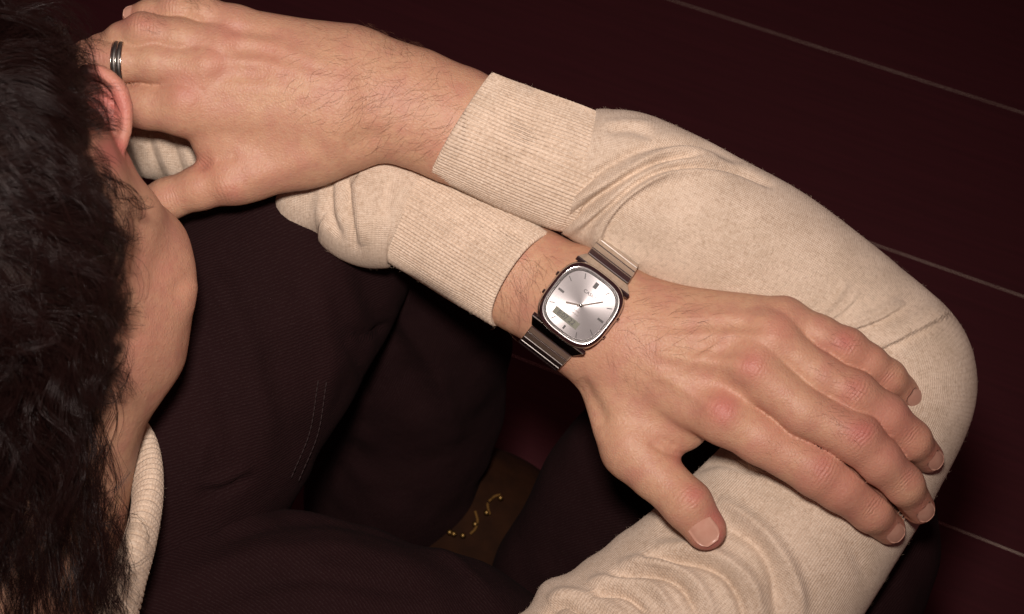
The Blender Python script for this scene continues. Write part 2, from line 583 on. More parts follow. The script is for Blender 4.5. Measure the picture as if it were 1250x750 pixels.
def build_hand(arm, metas, fingers, fill, flat_n, clefts, vox=0.00085):
    """arm: list of (u,v,z,r) chain; metas: (a, b) cones; fingers: lists of (u,v,z,r)"""
    allp = [q[:3] for q in arm] + [q[:3] for f in fingers for q in f] + [q[:3] for m_ in metas for q in m_]
    lo, hi = bounds(allp, 75)
    g = Grid(lo, hi, vox)
    D = g.field()
    def seq(D, ch, k, n=None, flat=1.0):
        for a, b in zip(ch[:-1], ch[1:]):
            g.cone(D, P1(*a[:3]), P1(*b[:3]), a[3]*S, b[3]*S, k*S, n, flat)
    seq(D, arm, 14, flat_n, 0.72)
    for a, b in metas:
        g.cone(D, P1(*a[:3]), P1(*b[:3]), a[3]*S, b[3]*S, 26*S, flat_n, 0.86)
    for a, b in fill:
        g.cone(D, P1(*a[:3]), P1(*b[:3]), a[3]*S, b[3]*S, 22*S, flat_n, 0.75)
    FF = g.field()
    for f in fingers:
        G1 = g.field()
        for i, (a, b) in enumerate(zip(f[:-1], f[1:])):
            g.cone(G1, P1(*a[:3]), P1(*b[:3]), a[3]*0.965*S, b[3]*0.965*S, 9*S)
        FF = smin(FF, G1, 1.0*S)
    D = smin(D, FF, 12*S)
    for ch in clefts:                                    # narrow gaps between neighbouring fingers
        for (a, b) in zip(ch[:-1], ch[1:]):
            n_ = norm(P1(*a[:3]) - P1(*b[:3])); sd_ = norm(np.cross(n_, flat_n))
            g.cone(D, P1(*a[:3]), P1(*b[:3]), a[3]*S, b[3]*S, 4*S, sd_, 0.34, sub=True)
    return g.mesh(D, 2)

# ---------------------------------------------------------------- left hand (wears the watch)
LF = {
 'index':  [(884, 508, 90, 34), (928, 535, 93, 31), (999, 576, 94, 31.5), (1025, 594, 89, 29.5), (1063, 624, 72, 25.5), (1085, 645, 42, 20.5)],
 'middle': [(918, 450, 102, 33), (980, 502, 110, 29), (1045, 535, 110, 30.5), (1072, 562, 103, 28), (1102, 592, 86, 25), (1121, 620, 50, 20.5)],
 'ring':   [(938, 412, 92, 30), (998, 459, 96, 27.5), (1042, 482, 97, 28.5), (1081, 508, 88, 26.5), (1112, 537, 72, 24), (1132, 558, 40, 20)],
 'pinky':  [(958, 392, 74, 27), (1000, 410, 80, 24), (1033, 426, 80, 25), (1060, 443, 74, 22), (1084, 461, 62, 21.5), (1109, 484, 32, 19)],
 'thumb':  [(772, 545, 38, 37), (798, 576, 50, 32), (839, 616, 72, 30), (861, 646, 68, 26)],
}
L_arm = [(520, 274, -54, 54), (570, 300, -38, 60), (640, 340, -10, 63), (715, 380, 14, 74), (765, 412, 22, 72)]
L_metas = [((778, 452, 32, 44), (884, 507, 88, 33)), ((782, 430, 40, 44), (918, 450, 98, 32)),
           ((785, 405, 38, 44), (938, 412, 88, 30)), ((785, 392, 26, 46), (955, 391, 70, 27)),
           ((745, 440, 14, 42), (775, 548, 36, 40)), ((740, 402, 12, 60), (800, 430, 30, 54))]
L_fill = [((775, 490, 24, 46), (815, 512, 34, 34)), ((780, 530, 30, 36), (835, 520, 44, 28))]
LV, LQ = build_hand(L_arm, L_metas, list(LF.values()), L_fill, VIEW,
    [[(948, 511, 102, 3), (972, 526, 103, 6), (1000, 543, 104, 8), (1024, 556, 104, 9), (1050, 579, 100, 9), (1083, 608, 82, 9), (1106, 634, 58, 9)]])
L_str = [
 # knuckles
 ([(878, 498), (886, 503)], 22, 4.5), ([(914, 444), (922, 449)], 21, 3.5), ([(940, 410), (948, 414)], 17, 2.5), ([(962, 394), (968, 397)], 15, 2),
 # tendons
 ([(800, 430), (850, 440), (905, 444)], 9, 3.2), ([(800, 412), (860, 410), (930, 408)], 8, 2.6), ([(795, 450), (840, 478), (872, 498)], 9, 3.0),
 ([(815, 392), (870, 386), (945, 390)], 8, 2.0),
 # hollows between
 ([(850, 425), (890, 428), (925, 438)], 12, -3.0), ([(850, 458), (885, 470), (915, 486)], 13, -3.6), ([(880, 398), (920, 400), (945, 404)], 10, -2.0),
 ([(790, 465), (830, 455), (870, 425), (900, 400)], 5, 1.4),
 # PIP joints
 ([(998, 566), (1008, 571)], 17, 1.2), ([(1046, 524), (1056, 530)], 16, 1.8), ([(1038, 472), (1046, 476)], 15, 1.2), ([(1028, 417), (1036, 421)], 13, 1.0),
 # thumb web folds
 ([(792, 540), (812, 551), (834, 556)], 3.6, -2.6), ([(800, 533), (826, 546)], 3.4, -1.6),
 ([(838, 602), (848, 610)], 15, 2.0),
 # wrist hollow and tendon by the strap
 ([(706, 462), (722, 488), (740, 520)], 10, -5), ([(700, 478), (714, 505), (736, 545)], 8, 2.5),
]
LV = strokes(LV, LQ, L_str)

# ---------------------------------------------------------------- right hand (wears the ring)
RF = {
 'index':  [(222, 129, 44, 36), (185, 128, 42, 30), (140, 129, 38, 26), (100, 138, 25, 22), (72, 150, 0, 18)],
 'middle': [(250, 82, 56, 30), (190, 77, 62, 25), (148, 76, 62, 23), (110, 74, 58, 24.5), (72, 90, 30, 20), (48, 106, 5, 17)],
 'ring':   [(270, 58, 50, 27), (220, 47, 58, 24), (174, 40, 62, 23.5), (150, 48, 52, 20), (122, 62, 30, 18.5), (98, 80, 8, 16)],
 'pinky':  [(288, 32, 40, 24), (250, 18, 44, 21), (215, 13, 44, 20), (182, 17, 36, 16.5), (163, 20, 28, 14)],
 'thumb':  [(305, 208, 20, 36), (280, 217, 22, 33), (245, 229, 22, 27), (205, 243, 14, 25.5), (160, 260, -6, 22)],
}
R_arm = [(640, 195, 4, 66), (555, 152, 8, 68), (500, 130, 10, 69), (448, 118, 12, 73), (410, 122, 14, 78)]
R_metas = [((415, 82, 14, 50), (288, 34, 38, 25)), ((412, 98, 22, 52), (270, 60, 46, 28)), ((410, 120, 24, 54), (250, 84, 52, 31)),
           ((410, 140, 20, 54), (225, 128, 46, 36)), ((415, 165, 6, 44), (300, 206, 16, 40))]
R_fill = [((370, 175, 8, 52), (290, 175, 16, 42)), ((300, 180, 14, 36), (268, 170, 28, 30))]
RV, RQ = build_hand(R_arm, R_metas, list(RF.values()), R_fill, VIEW,
    [])
R_str = [
 ([(222, 112), (232, 116)], 21, 4.5), ([(250, 77), (258, 79)], 17, 3), ([(270, 53), (276, 55)], 15, 2), ([(288, 27), (294, 29)], 14, 2),
 ([(400, 100), (330, 80), (262, 72)], 9, 2.0), ([(400, 118), (330, 108), (245, 102)], 11, 1.6), ([(400, 82), (340, 58), (280, 46)], 8, 1.8),
 ([(330, 92), (290, 92), (250, 100)], 11, -2.4), ([(340, 66), (305, 60), (275, 64)], 9, -2.0), ([(340, 42), (300, 38), (272, 36)], 8, -1.8),
 ([(172, 28), (180, 28)], 12, 2.4), ([(112, 66), (120, 66)], 12, 1.6),
 ([(252, 198), (246, 202)], 7, -2.5), ([(262, 196), (290, 190)], 7, -1.8),
 ([(274, 230), (288, 234)], 14, 3.5), ([(300, 222), (350, 205), (395, 190)], 13, 2.5),
 ([(420, 185), (445, 170), (470, 165)], 14, -4.0), ([(430, 60), (445, 110), (440, 160)], 16, -2.0),
]
RV = strokes(RV, RQ, R_str)

# ---------------------------------------------------------------- head and neck
HC = P1(-36, 266, 300)
hU = cdir(-0.52, 0.62, 0.58)
hR = cdir(0.80, 0.58, 0.10); hR = norm(hR - hU * (hR @ hU))
hF = np.cross(hU, hR)
def H(r, f, u):
    return HC + (hR*r + hF*f + hU*u) * S
HX = [hR, hF, hU]
lo = np.minimum.reduce([HC - 300*S, P1(-60, 700, 120) - 150*S]); hi = np.maximum.reduce([HC + 300*S, P1(10, 600, 140) + 150*S])
g = Grid(lo, hi, 0.0015)
D = g.field()
g.ell(D, H(0, -10, 25), HX, np.array([178, 218, 195])*S)
g.ell(D, H(0, 95, -100), HX, np.array([128, 108, 165])*S, 60*S)
for sgn in (1, -1):
    g.cone(D, H(112*sgn, 10, -120), H(102*sgn, 40, -178), 44*S, 40*S, 40*S)      # jaw angle
    g.cone(D, H(100*sgn, 45, -178), H(22*sgn, 172, -232), 38*S, 38*S, 30*S)      # jaw line
    g.cone(D, H(105*sgn, 60, -60), H(80*sgn, 150, -60), 40*S, 34*S, 40*S)        # cheekbone
    g.cone(D, H(30*sgn, 198, 15), H(85*sgn, 178, 5), 18*S, 15*S, 25*S)           # brow
    g.ell(D, H(62*sgn, 204, -32), HX, np.array([26, 22, 18])*S, 14*S, sub=True)  # eye socket
    g.ell(D, H(62*sgn, 180, -34), HX, np.array([24, 22, 16])*S, 6*S)             # closed eye
    g.cone(D, H(12*sgn, 214, -118), H(14*sgn, 214, -116), 17*S, 17*S, 12*S)      # nostril wing
g.cone(D, H(0, 200, -18), H(0, 246, -110), 15*S, 21*S, 18*S)                     # nose
g.cone(D, H(-36, 196, -158), H(36, 196, -158), 13*S, 13*S, 14*S)                 # lips
g.cone(D, H(-32, 196, -178), H(32, 196, -178), 13*S, 13*S, 12*S)
g.ell(D, H(0, 186, -228), HX, np.array([48, 38, 36])*S, 30*S)                    # chin
g.cone(D, P1(122, 250, 190), P1(182, 350, 170), 34*S, 44*S, 26*S)                 # back of the jaw
g.cone(D, P1(182, 350, 170), P1(162, 425, 165), 44*S, 56*S, 30*S)
g.cone(D, P1(88, 390, 200), P1(22, 590, 150), 116*S, 114*S, 40*S)                # neck
g.cone(D, P1(22, 590, 150), P1(15, 700, 140), 114*S, 128*S, 40*S)
# right ear
EZ = 262
rim = cr([(92, 104, EZ-8), (104, 90, EZ+2), (126, 90, EZ+6), (145, 108, EZ+6), (153, 135, EZ+4), (152, 160, EZ+2), (146, 180, EZ+2), (138, 192, EZ)], 16)
g.cone(D, P1(120, 112, EZ-14), P1(132, 172, EZ-14), 20*S, 12*S, 8*S, cdir(0.25, 0.1, 1), 0.35)
for a, b in zip(rim[:-1], rim[1:]):
    g.cone(D, P1(*a), P1(*b), 7.6*S, 7.6*S, 4*S)
anti = cr([(112, 112, EZ-2), (128, 124, EZ), (136, 146, EZ), (135, 166, EZ-2)], 8)
for a, b in zip(anti[:-1], anti[1:]):
    g.cone(D, P1(*a), P1(*b), 6.0*S, 6.0*S, 5*S)
g.ell(D, P1(137, 183, EZ-2), [cdir(1, 0, 0), cdir(0, 1, 0), cdir(0, 0, 1)], np.array([11, 14, 8])*S, 8*S)   # lobe
g.ell(D, P1(118, 150, EZ+2), [cdir(1, 0, 0), cdir(0, 1, 0), cdir(0, 0, 1)], np.array([10, 20, 12])*S, 6*S, sub=True)  # concha
HV, HQ = g.mesh(D, 3)
HV = strokes(HV, HQ, [([(232, 338), (222, 350)], 9, -2.0), ([(238, 354), (237, 374)], 15, 4),
                      ([(190, 250), (200, 330), (196, 420)], 28, -4), ([(150, 225), (185, 290), (215, 350)], 18, 2)])
HV = HV + vnormals(HV, HQ) * (0.0005*vnoise(HV/0.012))[:, None]

# ---------------------------------------------------------------- hidden body under the clothes (same figure)
lo, hi = bounds([(-300, 1500, -300), (1250, 100, 250), (-200, 100, -400), (100, 700, 300)], 40)
g = Grid(lo, hi, 0.006)
D = g.field()
def bc(pts, k=30):
    for a, b in zip(pts[:-1], pts[1:]):
        g.cone(D, P1(*a[:3]), P1(*b[:3]), a[3]*S, b[3]*S, k*S)
bc([(600, 172, 4, 48), (850, 270, -5, 60), (1075, 450, -60, 68), (900, 735, -60, 84), (640, 1040, 30, 105)])
bc([(560, 295, -45, 44), (430, 238, -80, 36), (200, 160, -115, 40), (100, 150, -125, 42), (-100, 420, 0, 80), (-150, 800, 80, 105)])
bc([(-20, 690, 140, 100), (0, 900, 110, 100), (640, 1040, 30, 100)])
bc([(0, 900, 110, 100), (-150, 800, 80, 100)])
bc([(60, 1000, 60, 180), (60, 1250, -60, 210), (60, 1400, -150, 200)])
BV, BQ = g.mesh(D, 1)

# ---- join into one body mesh and paint it
bodyV = np.concatenate([LV, RV, HV, BV])
bodyQ = np.concatenate([LQ, RQ + len(LV), HQ + len(LV) + len(RV), BQ + len(LV) + len(RV) + len(HV)])
part_id = np.concatenate([np.zeros(len(LV)), np.ones(len(RV)), np.full(len(HV), 2), np.full(len(BV), 3)])
pr = proj(bodyV)
red = np.zeros(len(bodyV)); dark = np.zeros(len(bodyV)); wrm = np.zeros(len(bodyV)); phase = np.zeros(len(bodyV))
def spot(part, u, v, ru, amt, stretch=None):
    global red
    m = part_id == part
    d = np.hypot(pr[:, 0]-u, pr[:, 1]-v)
    red = np.where(m, np.maximum(red, amt*np.exp(-(d/ru)**2)), red)
for u, v, r_, a_ in [(882, 500, 24, .55), (918, 446, 22, .45), (955, 400, 22, .30), (1005, 572, 22, .42), (1052, 528, 22, .60), (1043, 474, 20, .50), (1032, 418, 18, .55),
                     (1082, 462, 14, .30), (1112, 528, 14, .3), (1110, 585, 15, .3), (1066, 616, 14, .25),
                     (1100, 655, 22, .5), (1138, 630, 22, .6), (1150, 562, 20, .6), (1125, 494, 20, .65), (868, 660, 26, .7), (876, 630, 22, .55), (848, 604, 16, .5), (830, 560, 14, .4),
                     (1030, 595, 70, .30), (1080, 530, 70, .32), (1050, 440, 50, .25), (950, 545, 45, .2), (900, 470, 45, .15)]:
    spot(0, u, v, r_, a_)
for u, v, r_, a_ in [(228, 112, 26, .35), (262, 70, 22, .30), (280, 48, 20, .3), (330, 66, 26, .25), (176, 26, 16, .35), (250, 200, 14, .45), (280, 235, 16, .3), (155, 18, 16, .5), (115, 70, 20, .4), (150, 125, 24, .2)]:
    spot(1, u, v, r_, a_)
for u, v, r_, a_ in [(130, 130, 40, 1.0), (140, 185, 26, 1.0), (110, 95, 26, .9), (215, 330, 60, .22), (190, 420, 60, .2)]:
    spot(2, u, v, r_, a_)
# hair-covered scalp
q = (bodyV - HC) / S
qr, qf, qu = q @ hR, q @ hF, q @ hU
HLY = [-60, 20, 60, 105, 150, 190, 215, 300, 430, 470, 530, 600, 650, 700, 760]
HLX = [104, 106, 108, 117, 122, 121, 140, 158, 155, 146, 116, 124, 136, 152, 160]
hm = (part_id == 2) & (qf < 170) & ((qu > -95) | ((qf < -30) & (qu > -230)))
dark = np.where(hm, 1.0, 0.0) * np.clip((np.interp(pr[:, 1], HLY, HLX) - 2 - pr[:, 0] + 12*vnoise(q/14.0)) / 12, 0, 1)
# wrinkles across the finger joints
def wrinkle(part, u, v, du, dv, rl, rw, amt, wl):
    global wrm, phase
    l = math.hypot(du, dv); du /= l; dv /= l
    a = (pr[:, 0]-u)*du + (pr[:, 1]-v)*dv; b = -(pr[:, 0]-u)*dv + (pr[:, 1]-v)*du
    m = (part_id == part) * amt * np.exp(-(a/rl)**2 - (b/rw)**2)
    k = m > wrm
    wrm = np.where(k, m, wrm); phase = np.where(k, (a + 0.006*b*b*np.sign(a)) * 2*math.pi/wl, phase)
for a in [(1002, 571, 72, 41, 15, 20, 1, 5.0), (1050, 528, 60, 50, 15, 20, 1, 5.0), (1043, 476, 60, 40, 14, 18, 1, 4.8), (1033, 419, 50, 32, 12, 16, .9, 4.5),
          (1066, 618, 40, 30, 6, 20, .8, 4), (1105, 586, 30, 30, 6, 18, .8, 4), (1114, 530, 30, 26, 6, 18, .8, 4), (1086, 458, 26, 22, 6, 15, .8, 4),
          (838, 610, 30, 34, 12, 20, .8, 5.5), (882, 502, 40, 20, 22, 18, .25, 6), (918, 446, 40, 20, 22, 18, .25, 6)]:
    wrinkle(0, *a)
for a in [(176, 30, -60, -8, 12, 14, .9, 4.5), (210, 8, -60, -5, 11, 12, .7, 4.5), (112, 68, -60, 5, 12, 14, .8, 4.5), (250, 200, -40, 40, 10, 8, .7, 4), (275, 232, -40, 14, 14, 14, .5, 5), (212, 246, -40, 14, 8, 18, .5, 4)]:
    wrinkle(1, *a)
red = np.clip(red*np.where(part_id == 0, 1.5, 1.15), 0, 1)
paint = np.stack([red, dark, wrm, np.ones(len(red))], 1)
body = pobj('body', bodyV, bodyQ, MSKIN, attrs={'paint': paint, 'phase': phase})

# ---- fingernails
def nail(c, t, n, w, l, r):
    """c: (u,v,z) of the nail centre; t: direction to the tip; n: outward direction (camera axes); sizes in units"""
    cw = P1(*c); t = cdir(*t); n = cdir(*n); n = norm(n - t*(n @ t)); s = np.cross(t, n)
    nx, ny = 9, 11
    V = []
    for k in (0, 1):
        for j in range(ny):
            y = (j/(ny-1)*2 - 1)
            for i in range(nx):
                x = (i/(nx-1)*2 - 1)
                ww = w/2 * (1 - 0.10*(1-y)/2) * (math.sqrt(max(0, 1 - max(0, abs(y)-0.35)**2/0.65**2*0.80)))
                px = x*ww
                dz = (math.sqrt(max(r*r - px*px, 0)) - r) - 0.05*l*y*y*(1 if y > 0 else 0.6)
                V.append(cw + (s*px + t*(y*l/2) + n*(dz + (0.3 if k == 0 else -1.2)))*S)
    Q = grid_quads(ny, nx, closed=False)
    per = [i for i in range(nx)] + [nx*j + nx-1 for j in range(1, ny)] + [nx*(ny-1)+i for i in range(nx-2, -1, -1)] + [nx*j for j in range(ny-2, 0, -1)]
    rimq = [(per[i], per[(i+1) % len(per)], per[(i+1) % len(per)] + nx*ny, per[i] + nx*ny) for i in range(len(per))]
    Q = np.concatenate([Q, np.array(rimq)])
    pobj('fingernail', np.array(V), Q, MNAIL, body)
def tip_nail(f, at, tilt, w_, l_, lift=1.0, tz=0.0):
    """nail on the back of the last joint: at = where along it, tilt = extra lean of the outward direction (camera axes)"""
    a = np.array(f[-2], float); b = np.array(f[-1], float)
    pa, pb = P1(*a[:3]), P1(*b[:3])
    t = norm(pb - pa); c = pa + (pb - pa)*at; r_ = (a[3] + (b[3]-a[3])*min(at, 1))
    n = norm(norm(CAMP - c) + M3 @ np.array(tilt, float)); n = norm(n - t*(n @ t))
    cw2 = c + n*r_*lift*S
    tc_ = M3.T @ t; nc_ = M3.T @ n
    q_ = proj(cw2[None])[0]
    nail(tuple(q_), tuple(tc_), tuple(nc_), w_, l_, r_*0.86)
tip_nail(LF['thumb'], 0.72, (-0.22, 0.12, 0), 33, 46, 1.03)
tip_nail(LF['index'], 0.80, (0.25, -0.15, 0), 26, 29, 1.03)
tip_nail(LF['middle'], 0.82, (0.30, -0.10, 0), 26, 28, 1.03)
tip_nail(LF['ring'], 0.82, (0.25, 0.0, 0), 25, 27, 1.03)
tip_nail(LF['pinky'], 0.80, (0.12, 0.1, 0), 23, 25, 1.03)
tip_nail(RF['pinky'], 0.8, (-0.2, 0.4, 0), 18, 20, 1.0)

# ---- fine hair on wrists, forearms and fingers
def grow_fine(V, Q, regions, lname):
    N = vnormals(V, Q); prj = proj(V)
    facing = (N * norm(CAMP - V)).sum(1)
    paths = []; rad = []
    for poly_c, ru, rv, ang, cnt, dir2, L0, L1, rr in regions:
        d = prj[:, :2] - np.array(poly_c)
        ca, sa = math.cos(ang), math.sin(ang)
        x = d[:, 0]*ca + d[:, 1]*sa; y = -d[:, 0]*sa + d[:, 1]*ca
        idx = np.nonzero(((x/ru)**2 + (y/rv)**2 < 1) & (facing > -0.15))[0]
        if len(idx) == 0: continue
        wt = np.exp(-1.6*((x[idx]/ru)**2 + (y[idx]/rv)**2)); pick = rng.choice(idx, cnt, p=wt/wt.sum())
        L = rng.uniform(L0, L1, cnt) * S
        a0 = rng.normal(0, 0.28, cnt); cv = rng.normal(0.35, 0.4, cnt)
        m = 8
        p = V[pick] + rng.normal(0, 0.0004, (cnt, 3)); n = N[pick]
        base = math.atan2(dir2[1], dir2[0])
        pts = [p]
        for k in range(1, m):
            an = base + a0 + cv * k / m * 1.6
            wdir = (np.stack([np.cos(an), -np.sin(an), np.zeros(cnt)], 1)) @ M3.T
            wdir = norm(wdir - n * (wdir*n).sum(1)[:, None])
            lift = 0.42 * (1 - k/m*1.25)
            p = p + (wdir + n*lift) * (L/m)[:, None]
            pts.append(p)
        pts = np.stack(pts, 1)
        paths.append(pts)
        rad.append(np.linspace(1, 0.35, m)[None] * rng.uniform(0.7, 1.15, (cnt, 1)) * rr)
    Vh, Qh = tube_strands(np.concatenate(paths), np.concatenate(rad))
    o = pobj(lname, Vh, Qh, MBHAIR, body)
    o['kind'] = 'stuff'
rr = 0.000035
grow_fine(LV, LQ, [((640, 345), 62, 60, 0.5, 160, (0.55, 0.85), 18, 40, rr), ((810, 388), 80, 52, 0.3, 110, (0.9, -0.1), 14, 32, rr), ((770, 440), 45, 40, 0.6, 50, (0.6, 0.8), 12, 26, rr*.9),
                   ((1015, 410), 36, 17, 0.55, 30, (0.95, 0.3), 9, 18, rr*.9), ((1018, 464), 40, 19, 0.5, 38, (0.95, 0.2), 10, 20, rr*.9), ((1022, 512), 42, 20, 0.6, 42, (0.95, 0.3), 10, 20, rr*.9),
                   ((970, 556), 44, 20, 0.5, 26, (0.95, 0.3), 8, 16, rr*.8)], 'fine_hair')
grow_fine(RV, RQ, [((495, 125), 85, 66, 0.4, 190, (-0.75, 0.75), 18, 42, rr), ((405, 100), 60, 70, 0.2, 70, (-0.8, 0.5), 14, 32, rr), ((480, 62), 60, 22, 0.4, 80, (-0.3, -0.9), 12, 26, rr),
                   ((195, 30), 26, 12, 0.1, 45, (-0.9, 0.2), 9, 18, rr*.9), ((250, 8), 26, 10, 0.1, 40, (-0.9, -0.5), 9, 18, rr*.9)], 'fine_hair')

# ---- head hair: wavy locks combed from the crown over the ear and down the nape
def head_hair(ncl=1100, per=14, m=17):
    G = cdir(0, -0.64, -0.77) * 1.0                      # gravity
    crown = norm(np.array([0.10, -0.50, 0.86]))
    rad3 = np.array([178, 218, 195.0]); cen3 = np.array([0, -10, 25.0])
    roots = []
    while len(roots) < ncl:
        d = norm(rng.normal(0, 1, 3))
        p = d*rad3 + cen3
        if p[1] > 100 + 0.35*p[2]: continue
        if p[2] < (-75 if p[1] > -70 else -150): continue
        wpos = HC + (hR*p[0] + hF*p[1] + hU*p[2])*S
        u_, v_, z_ = proj(wpos[None])[0]
        if u_ < -220 and rng.random() > 0.15: continue
        if z_ < 120 and rng.random() > 0.3: continue
        if math.hypot(u_-126, v_-140) < 34: continue
        roots.append(d)
    roots = np.array(roots)
    out = []; orad = []
    B = np.stack([hR, hF, hU])                           # local->world rows
    Gl = B @ G
    for d in roots:
        p = d*rad3 + cen3
        L = rng.uniform(170, 330)
        if p[2] < -40 and p[1] < -40: L = rng.uniform(190, 340)
        if p[0] > 120 and p[1] > -60: L *= 0.62
        shell = rng.uniform(4, 40) if rng.random() < 0.75 else rng.uniform(34, 62)
        tng = d - crown*(d @ crown)
        tng = norm(tng - d*(tng @ d))
        cn = np.array([vnoise((d*2.6 + o_)[None])[0] for o_ in (1.3, 5.1, 9.7)])
        comb = norm(tng + 0.35*norm(np.array([0.45, 0.25, 0])) + 0.75*cn + rng.normal(0, 0.16, 3))
        dirv = norm(comb + 0.55*d)
        c = p.copy(); line = [c.copy()]
        step = L/(m-1)
        wv1 = 7*vnoise((d*2.2 + 3.3)[None])[0] + rng.normal(0, 0.45); wl = 125 + 45*vnoise((d*1.7 + 7.7)[None])[0] + rng.normal(0, 9); am = rng.uniform(12, 26) * (1.0 if L > 120 else 0.6)
        if rng.random() < 0.15: wl = rng.uniform(55, 95); am = rng.uniform(7, 15)
        ax1 = None
        for k in range(1, m):
            e = (c - cen3)/rad3; ln = np.linalg.norm(e); nrm = norm(e/rad3)
            h = (ln-1)*180
            tgt = shell*min(1, k/5)
            steer = np.clip((tgt-h)/26, -1.0, 0.9)
            below = c[2] < -70
            gk = 0.42 if below else 0.16
            dn = dirv - nrm*(dirv @ nrm) if not below or h < 6 else dirv
            dirv = norm(norm(dn)*1.0 + nrm*(steer*0.6 if not below else max(0, (6-h)/20)) + Gl*gk + comb*0.10)
            c = c + dirv*step
            line.append(c.copy())
        line = np.array(line)
        t = np.linspace(0, 1, m)
        T = norm(np.gradient(line, axis=0)); sd = norm(np.cross(T, norm(d)[None])); up = np.cross(sd, T)
        ss = t*L
        amp = am*np.clip(t*2.2, 0, 1)**1.2
        hook = 40*vnoise((d*3.1 + 2.2)[None])[0] + rng.normal(0, 9); hook2 = rng.normal(-4, 10)
        line = line + sd*(hook*t**3)[:, None] + up*(hook2*t**3)[:, None]
        lock = line + sd*(amp*np.sin(ss*2*np.pi/wl+wv1))[:, None] + up*(amp*0.7*np.cos(ss*2*np.pi/wl+wv1))[:, None]
        sp = rng.uniform(6, 13)
        prof = (0.9*np.sqrt(np.clip(t*3, 0.05, 1))*(1-0.40*t))[:, None]
        for i in range(per):
            oa = rng.normal(0, 1, 2)*sp*0.62
            fr = rng.normal(0, 1, 2)*1.6
            cc = lock + sd*(oa[0]*prof) + up*(oa[1]*prof)
            ph = rng.uniform(0, 6.28); wf = rng.uniform(25, 60)
            cc = cc + sd*((fr[0]*np.sin(ss/wf*6.28+ph))*t)[:, None] + up*((fr[1]*np.cos(ss/wf*6.28+ph))*t)[:, None]
            cut = rng.uniform(0.72, 1.0)
            tt = t*cut*(m-1); i0 = np.minimum(tt.astype(int), m-2); f_ = (tt-i0)[:, None]
            out.append(cc[i0]*(1-f_) + cc[i0+1]*f_)
    # stray hairs that stand away from the head
    out = np.array(out)
    n = len(out)
    stray = rng.random(n) < 0.06
    tcol = np.linspace(0, 1, m)[None, :, None]
    out[stray] += (rng.normal(0, 1, (stray.sum(), 1, 3))*22) * tcol**1.5
    W = HC + (out @ B) * S
    # ends are kept clear of the ear, the jaw and the side of the neck
    q3 = proj(W.reshape(-1, 3)).reshape(n, m, 3)
    lim = np.interp(q3[..., 1], HLY, HLX) + rng.normal(0, 3, (n, 1)) + np.repeat(rng.normal(0, 13, ncl), per)[:, None] + 7*np.sin(q3[..., 1]*0.055) + 6*np.sin(q3[..., 1]*0.13 + 1)
    bad = q3[..., 0] > lim
    first = np.where(bad.any(1), bad.argmax(1), m) - 1
    keep = first >= 6
    W = W[keep]; first = first[keep]; n = len(W)
    tt = np.linspace(0, 1, m)[None]*first[:, None]; i0 = np.clip(tt.astype(int), 0, m-2); f_ = (tt-i0)[..., None]
    ar = np.arange(n)[:, None]
    W = W[ar, i0]*(1-f_) + W[ar, i0+1]*f_
    r = np.linspace(1, 0.45, m)[None] * rng.uniform(0.75, 1.2, (n, 1)) * 0.000074
    return W, r
hw, hr = head_hair()
# loose curls in front of the temple and at the nape
def curl(pts, n, spread, m=17):
    a = cr(pts, m); res = []
    for i in range(n):
        o = rng.normal(0, spread, 3); o2 = rng.normal(0, spread*1.3, 3)
        t = np.linspace(0, 1, m)[:, None]
        res.append(P(a + o*(1-t) + o2*t))
    return res
cw = []
for pts, n, sp in [
    ([(10, 60, 330), (60, 28, 330), (105, 48, 310), (118, 85, 290), (108, 118, 280)], 5, 2.2),
    ([(0, 15, 330), (50, 8, 330), (90, 30, 315), (112, 62, 300)], 5, 2.5),
    ([(20, 84, 335), (60, 50, 335), (88, 62, 320), (90, 90, 300)], 6, 2.5),
    ([(40, 110, 330), (85, 92, 310), (115, 92, 290), (138, 108, 280)], 7, 1.8),
    ([(60, 118, 330), (105, 118, 300), (128, 132, 282), (134, 160, 276)], 5, 1.4),
    ([(0, 40, 340), (30, 12, 340), (80, 2, 330), (112, 22, 315), (128, 48, 300)], 3, 2),
    ([(30, 95, 335), (70, 70, 325), (78, 40, 320), (60, 18, 320)], 4, 2.2),
    ([(50, 130, 335), (90, 120, 318), (116, 140, 300), (120, 172, 290), (112, 200, 285)], 16, 4),
    ([(45, 100, 335), (85, 84, 320), (112, 92, 304), (124, 112, 292), (122, 135, 286)], 12, 3),
    ([(60, 165, 335), (98, 165, 315), (120, 185, 298), (128, 210, 288)], 16, 4),
    ([(20, 60, 345), (70, 52, 330), (104, 70, 312), (116, 96, 296)], 10, 4),
    ([(75, 560, 300), (110, 600, 285), (140, 598, 270), (158, 575, 262)], 7, 1.8),
    ([(80, 620, 300), (120, 640, 285), (165, 628, 268), (182, 650, 262), (178, 672, 260)], 5, 1.6),
    ([(85, 660, 300), (125, 690, 285), (165, 690, 268), (188, 672, 262)], 6, 1.6),
    ([(90, 600, 295), (140, 640, 275), (152, 680, 265), (140, 720, 262)], 6, 2.2),
    ([(100, 560, 300), (132, 620, 280), (138, 680, 268), (120, 750, 262)], 8, 3),
    ([(120, 470, 300), (150, 440, 285), (158, 400, 275)], 5, 2),
    ([(100, 490, 300), (140, 490, 285), (154, 455, 275)], 5, 2),
    ([(112, 210, 300), (140, 230, 285), (150, 262, 275), (146, 290, 270)], 9, 2.5),
    ([(120, 250, 300), (152, 275, 282), (162, 305, 274), (152, 335, 270)], 9, 2.5),
    ([(115, 300, 300), (150, 330, 282), (160, 370, 274), (150, 402, 270)], 9, 2.8),
    ([(110, 360, 300), (146, 390, 282), (156, 425, 274), (143, 452, 270)], 9, 2.8)]:
    cw += curl(pts, n, sp)
